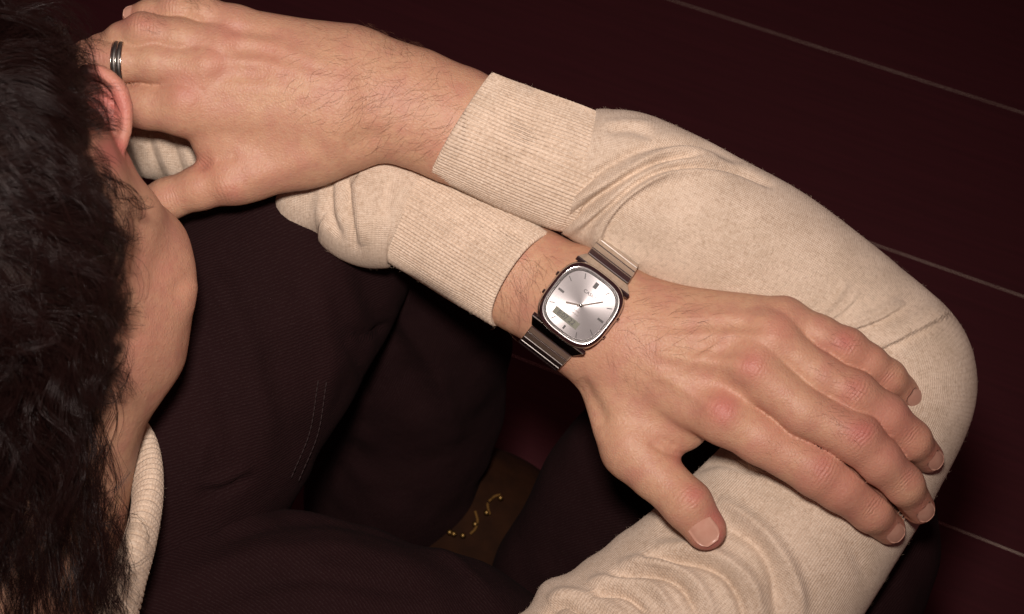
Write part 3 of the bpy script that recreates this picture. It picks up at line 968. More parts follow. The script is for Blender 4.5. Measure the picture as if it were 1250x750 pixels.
for i in range(46):
    x0 = rng.uniform(95, 150); y0 = rng.uniform(600, 700); sw = rng.uniform(-6, 26); ph = rng.uniform(0, 6.28); ln = rng.uniform(60, 130)
    cw += curl([(x0 + sw*k/4 + 9*math.sin(k*1.7 + ph), y0 + ln*k/4, 285 - 5*k) for k in range(5)], 5, 3.5)
# thick back-of-neck hair that falls over the collar
for i in range(400):
    x0 = rng.uniform(-120, 128); y0 = rng.uniform(430, 720); z0 = 300 - max(0, (x0-20))*0.25 + rng.uniform(-10, 25)
    ln = rng.uniform(110, 220); sw = rng.uniform(-22, 26); ph = rng.uniform(0, 6.28)
    pts = []
    for k in range(5):
        t = k/4
        pts.append((x0 + sw*t + 10*math.sin(t*7+ph), y0 + ln*t, z0 - 60*t*t + 7*math.cos(t*7+ph)))
    a = cr(pts, 17)
    for j in range(6):
        o = rng.normal(0, 5, 3); o2 = rng.normal(0, 7, 3); t = np.linspace(0, 1, 17)[:, None]
        cw.append(P(a + o*(1-t) + o2*t))
cw = np.array(cw)
W = np.concatenate([hw, cw])
r = np.concatenate([hr, np.linspace(1, 0.4, 17)[None]*np.full((len(cw), 1), 0.000085)])
hv, hq = tube_strands(W, r)
hair = pobj('hair', hv, hq, MHAIR)
tag(hair, kind='stuff')

# ---------------------------------------------------------------- sweater
def lumps(V, Q, amp, scale, seed=0.0):
    N = vnormals(V, Q)
    return V + N * (vnoise(V/scale + seed) * amp)[:, None]

sw_ctrl = [(706, 210, 5, 78.5, 68.8), (724, 215, 4, 84, 74), (768, 229, 0, 92, 80), (850, 276, -12, 98, 86), (950, 337, -30, 99, 88), (1030, 397, -48, 99, 92),
           (1083, 462, -54, 109, 99), (1042, 546, -55, 117, 106), (976, 630, -53, 131, 110), (898, 730, -44, 150, 118), (806, 838, -20, 186, 132), (700, 960, 20, 190, 140)]
V, Q, uv, fr = loft(sw_ctrl, 660, 330, phase=-math.pi/2)
V = lumps(V, Q, 0.0012, 0.03)
sw_str = [
 # bunching behind the cuff
 ([(686, 246), (730, 211), (772, 186), (817, 174), (860, 178), (905, 198)], 5.5, -5.5),
 ([(680, 268), (712, 240), (745, 222), (790, 196), (830, 184), (880, 190)], 6.5, 5.5),
 ([(680, 284), (724, 245), (772, 212), (812, 194), (850, 191)], 4.2, -8),
 ([(690, 286), (735, 252), (780, 218), (830, 199), (880, 199)], 5.5, 5.0),
 ([(708, 286), (744, 252), (778, 224), (817, 207), (858, 202), (900, 207), (944, 228)], 4.0, -7.5),
 ([(722, 302), (735, 268), (762, 240), (800, 219), (840, 210), (890, 214)], 5.5, 5.0),
 ([(741, 318), (737, 288), (747, 266), (766, 244), (794, 225), (826, 212)], 11, 7, (720, 270)),
 
 ([(740, 160), (770, 158), (800, 168)], 6, -2.5), ([(736, 152), (765, 150), (800, 152)], 5, 2.0),
 # inside of the elbow
 ([(1160, 384), (1126, 402), (1091, 419), (1060, 433)], 13, 7.5, (1110, 390)), ([(1150, 376), (1112, 394), (1070, 412)], 10, 4), ([(1150, 400), (1115, 418), (1085, 436)], 9, 1.6),
 ([(1030, 406), (1072, 392), (1106, 373)], 10, 4.5, (1060, 380)), ([(1030, 396), (1066, 383), (1096, 368)], 5.5, 3.5), ([(1006, 396), (1030, 380), (1052, 358)], 8, 2.0, (1015, 370)),
 ([(1000, 385), (1018, 368), (1035, 345)], 5, 2.0),
 # rings under the thumb
 ([(876, 610), (904, 626), (936, 652), (960, 686), (974, 722), (978, 756)], 9, 7.5), ([(882, 640), (922, 664), (944, 702), (950, 756)], 7.5, -7.5),
 ([(800, 668), (846, 670), (890, 686), (918, 714), (930, 756)], 9, 7.5), ([(786, 684), (842, 685), (880, 700), (901, 727), (909, 756)], 5.5, -8.5),
 ([(752, 690), (800, 690), (845, 706), (874, 752)], 8, 7.0), ([(742, 703), (797, 702), (833, 718), (852, 752)], 5, -8.5),
 ([(715, 712), (760, 708), (800, 720), (826, 755)], 8, 7.0), ([(722, 728), (742, 722), (764, 726), (790, 748)], 4.5, -9.0),
 ([(672, 738), (705, 726), (735, 736), (765, 756)], 8, 6.0), ([(660, 752), (690, 742), (720, 754)], 5, -6.0),
 ([(930, 595), (990, 622), (1040, 665), (1060, 720)], 9, -2.5), ([(850, 572), (880, 565), (930, 580)], 5, -3),
 ([(836, 575), (822, 600), (800, 640)], 8, 3.0),
]
V = strokes(V, Q, sw_str, gain=1.5)
# ruched edge on the inside of the upper arm
N = vnormals(V, Q); pq = proj(V)
al_ = pq[:, 0]*-0.72 + pq[:, 1]*0.69
mk = np.clip((N @ cdir(-0.75, 0.65, 0.1) - 0.2)*2, 0, 1) * np.clip((pq[:, 1] - 640)/50, 0, 1) * np.clip((860 - pq[:, 0])/60, 0, 1)
V = V + N * (mk*S*(2.6*np.sin(al_/9.5) + 3.5*np.sin(al_/17.0 + 1)))[:, None]
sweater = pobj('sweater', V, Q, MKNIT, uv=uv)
sweater['label'] = 'cream fine knit sweater with ribbed cuffs and collar'

# left sleeve, bunched beside the cuff, running under the other hand to the bent elbow
ls_ctrl = [(503, 258, -57, 70.5, 60.8), (492, 253, -58, 75, 63), (472, 250, -60, 80, 66), (446, 246, -66, 80, 66), (432, 236, -70, 72, 60), (416, 229, -76, 68, 60), (400, 225, -80, 67, 60), (386, 223, -83, 67, 60), (375, 220, -86, 66, 58), (366, 214, -89, 42, 46), (338, 198, -96, 38, 42), (260, 172, -104, 64, 60),
           (190, 158, -112, 62, 60), (130, 146, -116, 56, 56), (85, 160, -120, 56, 60), (40, 210, -90, 80, 80), (-40, 300, -30, 100, 90), (-110, 440, 10, 120, 110), (-170, 640, 60, 140, 130), (-160, 800, 80, 150, 140)]
V, Q, uv, _ = loft(ls_ctrl, 420, 240, phase=-math.pi/2)
V = lumps(V, Q, 0.0010, 0.02, 5.0)
V = strokes(V, Q, [
 ([(404, 212), (402, 242), (404, 266), (414, 290)], 4.5, -7), ([(395, 215), (390, 250), (396, 288)], 7, 4), ([(412, 222), (412, 250), (420, 280)], 5, 3),
 ([(424, 214), (425, 239), (428, 268), (435, 306)], 3.5, -8), ([(437, 214), (438, 245), (444, 300)], 8, 6),
 ([(477, 212), (470, 238), (464, 262)], 9, -5.5), ([(492, 216), (486, 250), (474, 300)], 6, 3.0), ([(455, 220), (452, 260)], 9, 2.5),
 ([(178, 160), (186, 190), (200, 225)], 4, -4.5), ([(190, 160), (200, 190), (214, 222)], 5, 4), ([(208, 165), (216, 195), (224, 220)], 4, -4.5), ([(160, 165), (170, 195), (182, 220)], 5, 3.5), ([(150, 170), (158, 196), (168, 215)], 4, -4),
 ([(226, 178), (232, 205)], 5, 3)])
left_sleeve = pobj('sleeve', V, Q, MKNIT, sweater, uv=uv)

def cuff(ctrl, tilt=0.0, nrib=100, warp=None):
    K = nrib*6; rings = 70
    V, Q, uv, (cen, T, side, up, c) = loft(ctrl, rings, K, phase=-math.pi/2)
    V = V.reshape(rings, K, 3)
    sc_ = ((V - cen[:, None]) * -(M3[:, 1])).sum(-1)          # how far down the picture each point sits
    V = V + T[:, None]*(tilt*sc_*(np.linspace(0, 1, rings)**2)[:, None])[..., None]
    th = np.linspace(0, 2*np.pi, K, endpoint=False) - math.pi/2
    # lip: roll over the end and go back inside
    lip = []
    rad_dir = norm(V[-1] - cen[-1])
    for dx, dr in ((1.2, -0.6), (2.2, -2.0), (2.2, -3.8), (0.8, -5.2), (-6, -5.6), (-24, -6.0)):
        lip.append(V[-1] + T[-1]*dx*S + rad_dir*dr*S)
    beg = []
    rd0 = norm(V[0] - cen[0])
    for dx, dr in ((-3, -9.0), (-1.5, -4)):
        beg.append(V[0] + T[0]*dx*S + rd0*dr*S)
    full = np.concatenate([np.array(beg), V, np.array(lip)])
    n = len(full)
    cenA = np.concatenate([np.tile(cen[0], (2, 1)), cen, np.tile(cen[-1], (6, 1))])
    rd = norm(full - cenA[:, None])
    ribs = np.cos(th*nrib)
    ribs = np.sign(ribs)*np.abs(ribs)**0.7
    amp = np.concatenate([[0.2, 0.5], np.clip(np.linspace(0.3, 6, rings), 0, 1), [1, .9, .7, .4, .2, .1]]) * 0.8
    stitch = 0.22*np.cos(np.arange(n)[:, None]*math.pi*0.9 + (ribs > 0)*1.5)
    full = full + rd * ((ribs[None]*amp[:, None] + stitch*amp[:, None])*S)[..., None]
    Lv = np.linspace(0, 1, n)*np.linalg.norm(cen[-1]-cen[0])
    uv = np.stack([np.tile(th*0.024, (n, 1)), np.tile(Lv[:, None], (1, K))], 2).reshape(-1, 2)
    V = full.reshape(-1, 3); Q = grid_quads(n, K)[:, ::-1].copy()
    V = lumps(V, Q, 0.0008, 0.025, 9.0)
    if warp: V = strokes(V, Q, warp)
    return pobj('cuff', V, Q, MRIB, sweater, uv=uv)
cuff([(722, 217, 4, 74, 64), (700, 207.5, 5, 77, 67), (640, 184, 6, 76, 66), (590, 163, 7, 74, 65), (564, 152, 8, 73, 64)], 0.16,
     warp=[([(700, 190), (660, 175), (620, 150)], 14, -1.5), ([(640, 100), (640, 108)], 10, 1.5)])
cuff([(488, 250, -58, 66, 56), (506, 260, -55, 69, 59), (555, 290, -40, 68, 58), (600, 318, -20, 67, 57), (636, 341, -4, 66, 56)], 0.0,
     warp=[([(560, 262), (600, 284), (640, 300)], 14, -2.5), ([(500, 330), (560, 362)], 12, 2)])

# collar: a ribbed roll round the neck
loop = [(150, 522, 40), (172, 556, 80), (180, 600, 122), (174, 648, 160), (158, 700, 190), (134, 765, 215), (60, 840, 228), (-60, 780, 205), (-130, 720, 150), (-130, 640, 90), (-70, 570, 45), (20, 520, 20), (110, 508, 22)]
lp = cr(loop + loop[:1], 701)[:-1]
cw_ = P(lp); T = norm(np.roll(cw_, -1, 0) - np.roll(cw_, 1, 0)); ctr = cw_.mean(0)
ax_ = norm(P1(60, 400, 190) - P1(-20, 690, 140))
outw = norm((cw_-ctr) - ((cw_-ctr) @ ax_)[:, None]*ax_); upv = norm(np.cross(T, outw)); outw = np.cross(upv, T)
K = 40; th = np.linspace(0, 2*np.pi, K, endpoint=False)
ribw = 1 + 0.055*np.sign(np.cos(np.arange(700)*2*np.pi/5))[:, None]
V = cw_[:, None] + (outw[:, None]*(17*np.cos(th)*ribw)[..., None] + upv[:, None]*(30*np.sin(th)*ribw)[..., None])*S
i = np.arange(700)[:, None]; j = np.arange(K)[None]
Q = np.stack([i*K + j, i*K + (j+1) % K, ((i+1) % 700)*K + (j+1) % K, ((i+1) % 700)*K + j], -1).reshape(-1, 4)
uv = np.stack([np.tile(np.arange(700)[:, None]*0.0011, (1, K)), np.tile(th*0.008, (700, 1))], 2).reshape(-1, 2)
pobj('collar', V.reshape(-1, 3), Q, MRIB, sweater, uv=uv)

# loose fibres standing off the knit
def fuzz(count):
    src = [o for o in [sweater] + list(sweater.children)]
    P_, N_ = [], []
    for o in src:
        n = len(o.data.vertices); v = np.zeros(n*3, np.float32); nn = np.zeros(n*3, np.float32)
        o.data.vertices.foreach_get('co', v); o.data.vertices.foreach_get('normal', nn)
        v = v.reshape(-1, 3) + PB; nn = nn.reshape(-1, 3)
        pj = proj(v); k = (pj[:, 0] > -20) & (pj[:, 0] < 1270) & (pj[:, 1] > -20) & (pj[:, 1] < 770) & ((nn*norm(CAMP - v)).sum(1) > -0.2)
        idx = np.nonzero(k)[0]
        if len(idx) == 0: continue
        idx = rng.choice(idx, int(count*min(1.0, k.sum()/90000.0)) + 50)
        P_.append(v[idx]); N_.append(nn[idx])
    p = np.concatenate(P_); n = np.concatenate(N_); c = len(p)
    L = rng.uniform(2.5, 7, c)[:, None]*S
    t = rng.normal(0, 1, (c, 3)); t = norm(t - n*(t*n).sum(1)[:, None])
    m = 4; pts = [p]
    for k in range(1, m):
        d = norm(t + n*rng.normal(0.45, 0.35, (c, 1)) + rng.normal(0, 0.35, (c, 3)))
        pts.append(pts[-1] + d*L/m)
    V, Q = tube_strands(np.stack(pts, 1), np.full((c, m), 0.000016))
    o = pobj('knit_fuzz', V, Q, simple('cream_fibre', (0.66, 0.53, 0.40), 0.9, 0, 0.1), sweater); o['kind'] = 'stuff'
fuzz(3000)

# back and shoulders of the sweater, below the frame
lo, hi = bounds([(-350, 1500, -200), (900, 700, 250)], 60)
g = Grid(lo, hi, 0.005)
D = g.field()
for a, b, r0, r1 in [((-20, 850, 110), (640, 1060, 20), 105, 135), ((-20, 850, 110), (-170, 830, 80), 105, 140), ((30, 1050, 60), (60, 1300, -60), 220, 240)]:
    g.cone(D, P1(*a), P1(*b), r0*S, r1*S, 60*S)
V, Q = g.mesh(D, 3)
pobj('sweater_back', V, Q, MKNIT, sweater, uv=V[:, :2])

# ---------------------------------------------------------------- trousers
def trouser(ctrl, rings, K, st, amp=0.004, sc=0.05, seed=0.0, parent=None, name='trouser_leg'):
    V, Q, uv, _ = loft(ctrl, rings, K, phase=-math.pi/2)
    V = lumps(V, Q, amp, sc, seed); V = lumps(V, Q, amp*0.35, sc*0.3, seed+3)
    V = strokes(V, Q, st)
    return pobj(name, V, Q, MDENIM, parent, uv=uv)
t_left = [(-60, 900, -120, 190, 170), (60, 740, -130, 190, 175), (180, 560, -150, 190, 175), (290, 400, -180, 185, 170), (360, 290, -215, 170, 155), (405, 240, -270, 150, 140),
          (470, 300, -360, 150, 138), (495, 400, -460, 150, 134), (500, 480, -560, 145, 128), (482, 570, -650, 136, 124), (466, 630, -720, 132, 122), (470, 660, -750, 131, 121)]
trousers = trouser(t_left, 260, 160, [
 ([(240, 300), (300, 420), (330, 560)], 16, 8), ([(215, 330), (262, 440), (290, 560)], 12, -6), ([(420, 402), (450, 410), (480, 398)], 4, -7), ([(416, 410), (440, 450), (447, 486)], 4, -6),
 ([(447, 486), (425, 540), (404, 584)], 5, 6), ([(240, 602), (270, 600), (304, 580)], 6, -9), ([(250, 588), (280, 586), (306, 568)], 7, 6), ([(250, 530), (245, 580)], 6, 5),
 ([(380, 330), (400, 420), (396, 520)], 14, 6), ([(430, 300), (470, 400), (520, 500)], 16, -8), ([(480, 380), (530, 450), (560, 540)], 10, 7)], name='trousers')
trousers['label'] = 'black twill jeans bent at the knees'
t_right = [(-120, 930, -60, 175, 150), (60, 850, -70, 178, 155), (220, 790, -90, 180, 155), (360, 784, -115, 176, 150), (500, 838, -140, 178, 150), (640, 905, -165, 170, 150), (820, 880, -190, 160, 145), (960, 760, -220, 150, 140), (1010, 640, -250, 140, 130), (965, 570, -310, 128, 120),
           (825, 580, -400, 150, 125), (726, 685, -500, 132, 118), (660, 810, -640, 120, 110)]
trouser(t_right, 280, 160, [
 ([(220, 650), (300, 622), (380, 612), (450, 622)], 7, 6), ([(250, 668), (330, 640), (420, 636), (520, 664)], 9, -7), ([(200, 720), (300, 680), (420, 670), (560, 710)], 12, 6), ([(240, 740), (360, 705), (520, 725)], 10, -7),
 ([(480, 640), (540, 672), (600, 725)], 6, 5), ([(190, 660), (230, 640), (270, 650)], 8, -6)], seed=11.0, parent=trousers)
# double-stitched seam on the left leg
def surf_z(V, u, v):
    p = proj(V); d = np.hypot(p[:, 0]-u, p[:, 1]-v)
    k = np.nonzero(d < 9)[0]
    if len(k) == 0: k = np.argsort(d)[:4]
    return p[k, 2].max()
TV = np.zeros(len(trousers.data.vertices)*3, np.float32); trousers.data.vertices.foreach_get('co', TV); TV = TV.reshape(-1, 3) + PB
MTHREAD = simple('dark_thread', (0.022, 0.010, 0.010), 0.8)
def stitches(pts, n, L=3.2):
    a = cr([(x, y, 0) for x, y in pts], n)
    paths = []
    for i in range(n):
        t = a[min(i+1, n-1)] - a[max(i-1, 0)]; t = t/np.linalg.norm(t)
        z = surf_z(TV, a[i][0], a[i][1])
        p = [(a[i][0] + t[0]*L*s_, a[i][1] + t[1]*L*s_, z + (1.2 if abs(s_) < .9 else -1.0)) for s_ in (-1, -.4, .4, 1)]
        paths.append(P(p))
    V, Q = tube_strands(np.array(paths), np.full((n, 4), 0.00022), 4)
    o = pobj('stitching', V, Q, MTHREAD, trousers); o['kind'] = 'stuff'
stitches([(398, 470), (388, 530), (366, 584)], 16); stitches([(388, 468), (378, 528), (357, 580)], 16)

# ================================================================== boot on the left foot
MLEATHER = simple('brown_leather', (0.024, 0.0085, 0.0032), 0.85, 0, 0.1, 90, 0.0008, (0.016, 0.006, 0.0025))
MSOLE = simple('dark_rubber', (0.03, 0.018, 0.014), 0.8, 0, 0.3, 120, 0.001)
MBRASS = simple('brass', (0.34, 0.21, 0.07), 0.35, 1.0)
MLACE = simple('tan_lace', (0.12, 0.06, 0.012), 0.8, 0, 0.2, 900, 0.0005)
A = P1(585, 672, -780)
fw = norm(np.array([0.55, 0.83, 0.0]))
ground = np.array([A[0], A[1], 0.0])
boot = empty('boot', ground)
tag(boot, 'brown leather lace-up boot with brass hooks, half hidden between the dark trouser legs', 'boot')
top = P1(512, 600, -700)
heel = ground - fw*0.055 + np.array([0, 0, 0.055]); toe = ground + fw*0.165 + np.array([0, 0, 0.042])
lo = np.minimum.reduce([top, A, heel, toe]) - 0.08; hi = np.maximum.reduce([top, A, heel, toe]) + 0.08
g = Grid(lo, hi, 0.0035)
D = g.field()
g.cone(D, top, A, 0.036, 0.044, 0.0)
g.cone(D, A, heel, 0.044, 0.040, 0.03)
g.cone(D, A, ground + fw*0.06 + np.array([0, 0, 0.055]), 0.046, 0.042, 0.03)
g.cone(D, ground + fw*0.04 + np.array([0, 0, 0.05]), toe, 0.044, 0.036, 0.02)
zz = (g.lo[2] + g.h*np.arange(g.n[2]))[None, None, :]
D = np.maximum(D, (0.022 - zz)).astype(np.float32)
V, Q = g.mesh(D, 2)
BTV = V.copy()
upper = obj('upper', new_mesh('upper', V - ground, Q), MLEATHER, boot)
def bsurf(u, v):
    p = proj(BTV); d = np.hypot(p[:, 0]-u, p[:, 1]-v); k = np.nonzero(d < 6)[0]
    return p[k, 2].max() if len(k) else p[np.argmin(d), 2]
# sole
n_ = 40; out = []
for i in range(n_):
    t = 2*math.pi*i/n_
    x = 0.055 + 0.150*math.cos(t); y = 0.048*math.sin(t)*(1 - 0.12*math.cos(2*t + 0.6))
    out.append(fw*x + np.array([-fw[1], fw[0], 0])*y)
V = np.array([o + np.array([0, 0, z]) for z in (0.001, 0.024) for o in out])
obj('sole', new_mesh('sole', V, [tuple(range(n_-1, -1, -1)), tuple(range(n_, 2*n_))] + [(i, (i+1) % n_, n_+(i+1) % n_, n_+i) for i in range(n_)], smooth=False), MSOLE, boot)
# facing flap edge, hooks and lace
def lathe(profile, c, ax, n=20):
    ax = norm(ax); h = np.array([1, 0, 0]) if abs(ax[0]) < 0.8 else np.array([0, 1, 0]); e1 = norm(np.cross(ax, h)); e2 = np.cross(ax, e1)
    V = []
    for r_, z_ in profile:
        for i in range(n):
            t = 2*math.pi*i/n
            V.append(c + e1*r_*math.cos(t) + e2*r_*math.sin(t) + ax*z_)
    return np.array(V), grid_quads(len(profile), n)
for (u, v) in [(549, 650), (554, 652), (565, 654), (580, 640), (594, 626), (611, 608)]:
    z = bsurf(u, v); c = P1(u, v, z)
    V, Q = lathe([(0.0001, 0.0030), (0.0010, 0.0029), (0.0016, 0.0022), (0.0016, 0.0012), (0.0008, 0.0008), (0.0008, -0.002)], c, norm(CAMP - c), 14)
    obj('lace_hook', new_mesh('lace_hook', V - ground, Q), MBRASS, boot)
for pts in ([(580, 624), (583, 636), (580, 646), (574, 652)], [(595, 614), (596, 622), (598, 628)], [(597, 612), (604, 606), (611, 604)]):
    a = cr([(x, y, 0) for x, y in pts], 14)
    p = np.array([P1(x, y, bsurf(x, y) + 5) for x, y, _ in a])
    V, Q = tube_strands(p[None], np.full((1, 14), 0.0007), 6)
    obj('lace', new_mesh('lace', V - ground, Q), MLACE, boot)
# ================================================================== wrist watch
def polished(name, col, rough):
    m = simple(name, col, rough, 1.0)
    return m
MCASE = polished('polished_steel', (0.62, 0.60, 0.58), 0.10)
MSTRAP = polished('brushed_steel', (0.72, 0.69, 0.66), 0.22)
MRIM = polished('bright_chrome', (0.86, 0.84, 0.82), 0.38)
MDIAL, _nt, _b = mat('sunray_dial')
_b.inputs['Base Color'].default_value = (0.43, 0.41, 0.41, 1)
_b.inputs['Metallic'].default_value = 0.85
_b.inputs['Roughness'].default_value = 0.42
_b.inputs['Anisotropic'].default_value = 0.85
_tg = nd(_nt, 'ShaderNodeTangent', direction_type='RADIAL', axis='Z')
_nt.links.new(_tg.outputs[0], _b.inputs['Tangent'])
MINK = simple('dark_grey_print', (0.03, 0.028, 0.027), 0.4)
MHAND = simple('dark_metal_hand', (0.10, 0.085, 0.075), 0.3, 1.0)
MLCD = simple('green_grey_display', (0.17, 0.175, 0.125), 0.35, 0, 0.4, 400, 0.0, (0.15, 0.155, 0.11))
MGLASS = bpy.data.materials.new('watch_glass'); MGLASS.use_nodes = True
_nt = MGLASS.node_tree; _nt.nodes.clear()
_o = _nt.nodes.new('ShaderNodeOutputMaterial'); _mx = _nt.nodes.new('ShaderNodeMixShader'); _t = _nt.nodes.new('ShaderNodeBsdfTransparent'); _gl = _nt.nodes.new('ShaderNodeBsdfGlossy')
_fr = _nt.nodes.new('ShaderNodeFresnel'); _gl.inputs['Roughness'].default_value = 0.03; _t.inputs[0].default_value = (0.97, 0.97, 0.97, 1)
_nt.links.new(_fr.outputs[0], _mx.inputs[0]); _nt.links.new(_t.outputs[0], _mx.inputs[1]); _nt.links.new(_gl.outputs[0], _mx.inputs[2]); _nt.links.new(_mx.outputs[0], _o.inputs[0])

WC = P1(709, 373, 92)
wY = cdir(0.61, 0.79, 0.05)
wX = cdir(0.80, -0.60, -0.03); wX = norm(wX - wY*(wX @ wY)); wZ = np.cross(wX, wY)
watch = empty('wrist_watch', (0, 0, 0))
watch.matrix_world = Matrix([[wX[0], wY[0], wZ[0], WC[0]], [wX[1], wY[1], wZ[1], WC[1]], [wX[2], wY[2], wZ[2], WC[2]], [0, 0, 0, 1]]) @ Matrix.Scale(0.94, 4)
tag(watch, 'silver steel wrist watch with rounded square dial and small digital display', 'watch')
def sup(hx, hy, p, n=96):
    t = np.linspace(0, 2*np.pi, n, endpoint=False)
    return np.stack([hx*np.sign(np.cos(t))*np.abs(np.cos(t))**(2/p), hy*np.sign(np.sin(t))*np.abs(np.sin(t))**(2/p)], 1)
def rings_mesh(rs, cap_top=False, cap_bot=False, n=96):
    V = []
    for hx, hy, z, p in rs:
        q = sup(hx, hy, p, n); V.append(np.c_[q, np.full(n, z)])
    V = np.concatenate(V)*S
    Fc = [tuple(int(x) for x in r_) for r_ in grid_quads(len(rs), n)]
    if cap_top: Fc.append(tuple(range((len(rs)-1)*n, len(rs)*n)))
    if cap_bot: Fc.append(tuple(range(n-1, -1, -1)))
    return V, Fc
def wpart(name, V, Fc, m, parent=None, smooth=False, sharp=None):
    me = new_mesh(name, np.asarray(V), Fc, smooth=smooth)
    o = obj(name, me, m, parent or watch)
    if sharp:
        md = o.modifiers.new('bevel', 'BEVEL'); md.width = sharp*S; md.segments = 2; md.limit_method = 'ANGLE'; md.angle_limit = math.radians(30)
    return o
V, Fc = rings_mesh([(38, 43, -19, 3), (43, 47, -17, 3.2), (46, 49, -9, 3.2), (47, 49.5, -6, 3.2), (46.6, 49.0, -2, 3.2), (45.8, 48.2, 0.6, 3.2), (45.0, 47.4, 1.6, 3.2), (42.6, 44.2, 3.0, 3.1), (42, 43.5, 3.2, 3.1), (41.5, 43, 3.0, 3.1)], cap_bot=True)
case = wpart('case', V, Fc, MCASE, smooth=True)
V, Fc = rings_mesh([(41.6, 43.1, 3.3, 3.1), (40.8, 42.2, 3.2, 3.1), (37.6, 39, -0.6, 3.1), (37.6, 39, -2.5, 3.1)])
wpart('inner_rim', V, Fc, MRIM, smooth=True)
V, Fc = rings_mesh([(38.5, 40, -1.6, 3.1)], cap_top=True)
dial = wpart('dial', V, Fc, MDIAL)
V, Fc = rings_mesh([(41, 42.5, 2.4, 3.1), (40.6, 42, 3.4, 3.1)], cap_top=True, cap_bot=True)
wpart('crystal', V, Fc, MGLASS)
def bar(cx, cy, ang, L, W_, z0, z1, name, m, parent):
    ca, sa = math.cos(ang), math.sin(ang)
    c = [(-L/2, -W_/2), (L/2, -W_/2), (L/2, W_/2), (-L/2, W_/2)]
    V = np.array([(cx + x*ca - y*sa, cy + x*sa + y*ca, z) for z in (z0, z1) for x, y in c])*S
    Fc = [(4, 5, 6, 7), (0, 1, 5, 4), (1, 2, 6, 5), (2, 3, 7, 6), (3, 0, 4, 7), (3, 2, 1, 0)]
    return wpart(name, V, Fc, m, parent)
def hourpos(h, f=1.0):
    a = math.radians(90 - 30*h); c, s_ = math.cos(a), math.sin(a)
    k = 1 / (abs(c)**3.1 + abs(s_)**3.1)**(1/3.1)
    return c*k*35*f, s_*k*36.5*f, a
for h in range(12):
    x, y, a = hourpos(h, 0.88 if h % 3 == 0 else 0.93)
    if h in (5, 7) : 
        x, y, a = hourpos(h, 0.95)
    if h == 6:
        bar(x, y*1.06, a, 5, 2.4, -1.6, -0.5, 'hour_marker', MINK, dial)
    elif h == 12 or h == 0:
        bar(x, y*0.96, a, 8.0, 5.0, -1.6, -0.5, 'hour_marker', MINK, dial)
    elif h % 3 == 0:
        bar(x, y, a, 8.5, 2.8, -1.6, -0.5, 'hour_marker', MINK, dial)
    else:
        bar(x, y, a, 7.0, 1.1, -1.6, -0.9, 'hour_marker', MINK, dial)
def hand(h, L, tail, W_, z):
    a = math.radians(90 - 30*h)
    cx, cy = math.cos(a)*(L-tail)/2, math.sin(a)*(L-tail)/2
    return bar(cx, cy, a, L+tail, W_, z, z+0.5, 'watch_hand', MHAND, dial)
hand(8.15, 19, 4, 2.2, -0.4); hand(1.45, 28, 5, 1.7, 0.3)
V, Q = lathe([(0.0001, 1.6*S), (1.8*S, 1.5*S), (2.2*S, 0.8*S), (2.2*S, -1.5*S)], np.zeros(3), np.array([0, 0, 1.0]), 16)
wpart('hand_hub', V, [tuple(int(x) for x in r_) for r_ in Q], MCASE, dial, True)
bar(-5, -23.5, math.radians(0), 37, 9.5, -1.6, -1.0, 'digital_display', MLCD, dial)
def text(body_, size, x, y, z, m, name, sx=1.0, bold=0.0):
    cu = bpy.data.curves.new(name, 'FONT'); cu.body = body_; cu.size = size*S; cu.align_x = 'CENTER'; cu.align_y = 'CENTER'; cu.extrude = 0.00001; cu.offset = bold
    t = bpy.data.objects.new(name, cu); C.objects.link(t)
    me = bpy.data.meshes.new_from_object(t.evaluated_get(bpy.context.evaluated_depsgraph_get()))
    bpy.data.objects.remove(t)
    o = obj(name, me, m, dial); o.location = (x*S, y*S, z*S); o.scale = (sx, 1, 1)
    return o
text('CASIO', 6.0, 0.5, 17.5, -1.3, MINK, 'lettering', 1.05, 0.00002)
text('ALARM', 2.6, 0, -9.0, -1.3, MHAND, 'lettering'); text('CHRONO', 2.6, 0, -13.0, -1.3, MHAND, 'lettering')
text('8:07 22', 8.6, -5, -23.5, -0.8, MINK, 'display_digits', 1.0, 0.00004)
# pushers
def pusher(x, y):
    s_ = 1 if x > 0 else -1
    V, Q = lathe([(0.0001, 3.4*S), (2.6*S, 3.2*S), (3.2*S, 2.4*S), (3.2*S, -5*S)], np.array([x, y, -8])*S, np.array([s_, 0, 0.0]), 14)
    wpart('pusher', V, [tuple(int(k) for k in r_) for r_ in Q], MCASE, None, True)
pusher(-45.6, 14); pusher(-45.6, -14); pusher(45.6, 14); pusher(45.6, -14)
# lugs and strap links round the wrist
ecy, ecz, ea, eb = -1.0, -72.0, 88.0, 62.0
t = np.linspace(0, 2*np.pi, 4000)
ey = ecy + ea*np.cos(t); ez = ecz + eb*np.sin(t)
al = np.concatenate([[0], np.cumsum(np.hypot(np.diff(ey), np.diff(ez)))])
def link_piece(y0, z0, y1, z1, hw0, hw1, th, name, m, parent=None):
    """slab whose top runs from (y0,z0) to (y1,z1)"""
    d = np.array([y1-y0, z1-z0]); L = np.hypot(*d); d = d/L; nn = np.array([-d[1], d[0]])
    if nn @ (np.array([(y0+y1)/2, (z0+z1)/2]) - np.array([ecy, ecz])) < 0: nn = -nn
    V = []
    for s_, hw in ((0, hw0), (1, hw1)):
        for k in (0, -th):
            q = np.array([y0, z0]) + d*(L*s_) + nn*k
            V += [(-hw, q[0], q[1]), (hw, q[0], q[1])]
    V = np.array(V)*S
    Fc = [(0, 1, 5, 4), (2, 6, 7, 3), (0, 2, 3, 1), (4, 5, 7, 6), (0, 4, 6, 2), (1, 3, 7, 5)]
    return wpart(name, V, Fc, m, parent, sharp=1.1)
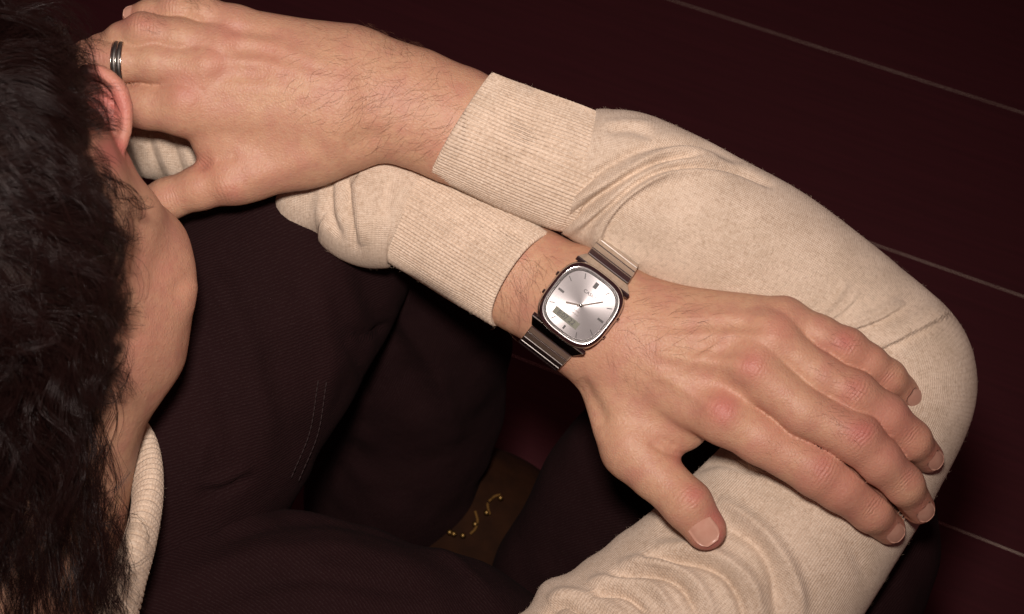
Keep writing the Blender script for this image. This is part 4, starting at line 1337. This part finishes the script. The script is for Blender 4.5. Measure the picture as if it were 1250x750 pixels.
def elp(s_):
    return np.interp(s_, al, ey), np.interp(s_, al, ez)
aq = al[-1]/4
for sg in (1, -1):
    # arc length measured from the top of the ellipse
    s0 = 52
    yA, zA = (47*sg, -4.0)
    yb, zb = elp((aq - sg*60) % al[-1])
    link_piece(yA, zA, yb, zb + 1.0, 41, 33, 7, 'lug', MCASE)
    s_ = 61.0; hw = 32.0
    while s_ < al[-1]/2 - 4:
        a0 = elp((aq - sg*s_) % al[-1]); a1 = elp((aq - sg*(s_+10.3)) % al[-1])
        link_piece(a0[0], a0[1], a1[0], a1[1], hw, hw-0.15, 5.5, 'strap_link', MSTRAP)
        s_ += 11.0; hw = max(24.0, hw-0.35)

# ================================================================== ring
MRING = polished('silver', (0.72, 0.66, 0.58), 0.2)
MINLAY = simple('dark_band', (0.24, 0.225, 0.21), 0.5, 1.0, 0.5, 900, 0.0001, (0.17, 0.16, 0.15))
rc = P1(148, 76, 62); rax = norm(P1(190, 77, 62) - P1(110, 75, 58))
ring = empty('finger_ring', rc)
tag(ring, 'dark metal ring with a bright silver line, worn on the finger at top left', 'ring')
r0 = 24.2
prof = [(r0, -6.6), (r0+1.5, -6.8), (r0+2.1, -6.2), (r0+2.1, -5.4), (r0+1.4, -5.2), (r0+1.4, -0.5), (r0+2.2, -0.4), (r0+2.2, 0.4), (r0+1.4, 0.5), (r0+1.4, 5.2), (r0+2.1, 5.4), (r0+2.1, 6.2), (r0+1.5, 6.8), (r0, 6.6), (r0-0.4, 0), (r0, -6.6)]
V, Q = lathe([(a*S, b*S) for a, b in prof], np.zeros(3), rax, 72)
o = obj('band', new_mesh('band', V, Q), MRING, ring)
for z0, z1 in ((-5.1, -0.55), (0.55, 5.1)):
    V, Q = lathe([((r0+1.3)*S, z0*S), ((r0+1.9)*S, z0*S), ((r0+2.0)*S, (z0+z1)/2*S), ((r0+1.9)*S, z1*S), ((r0+1.3)*S, z1*S)], np.zeros(3), rax, 72)
    obj('inlay', new_mesh('inlay', V, Q), MINLAY, ring)
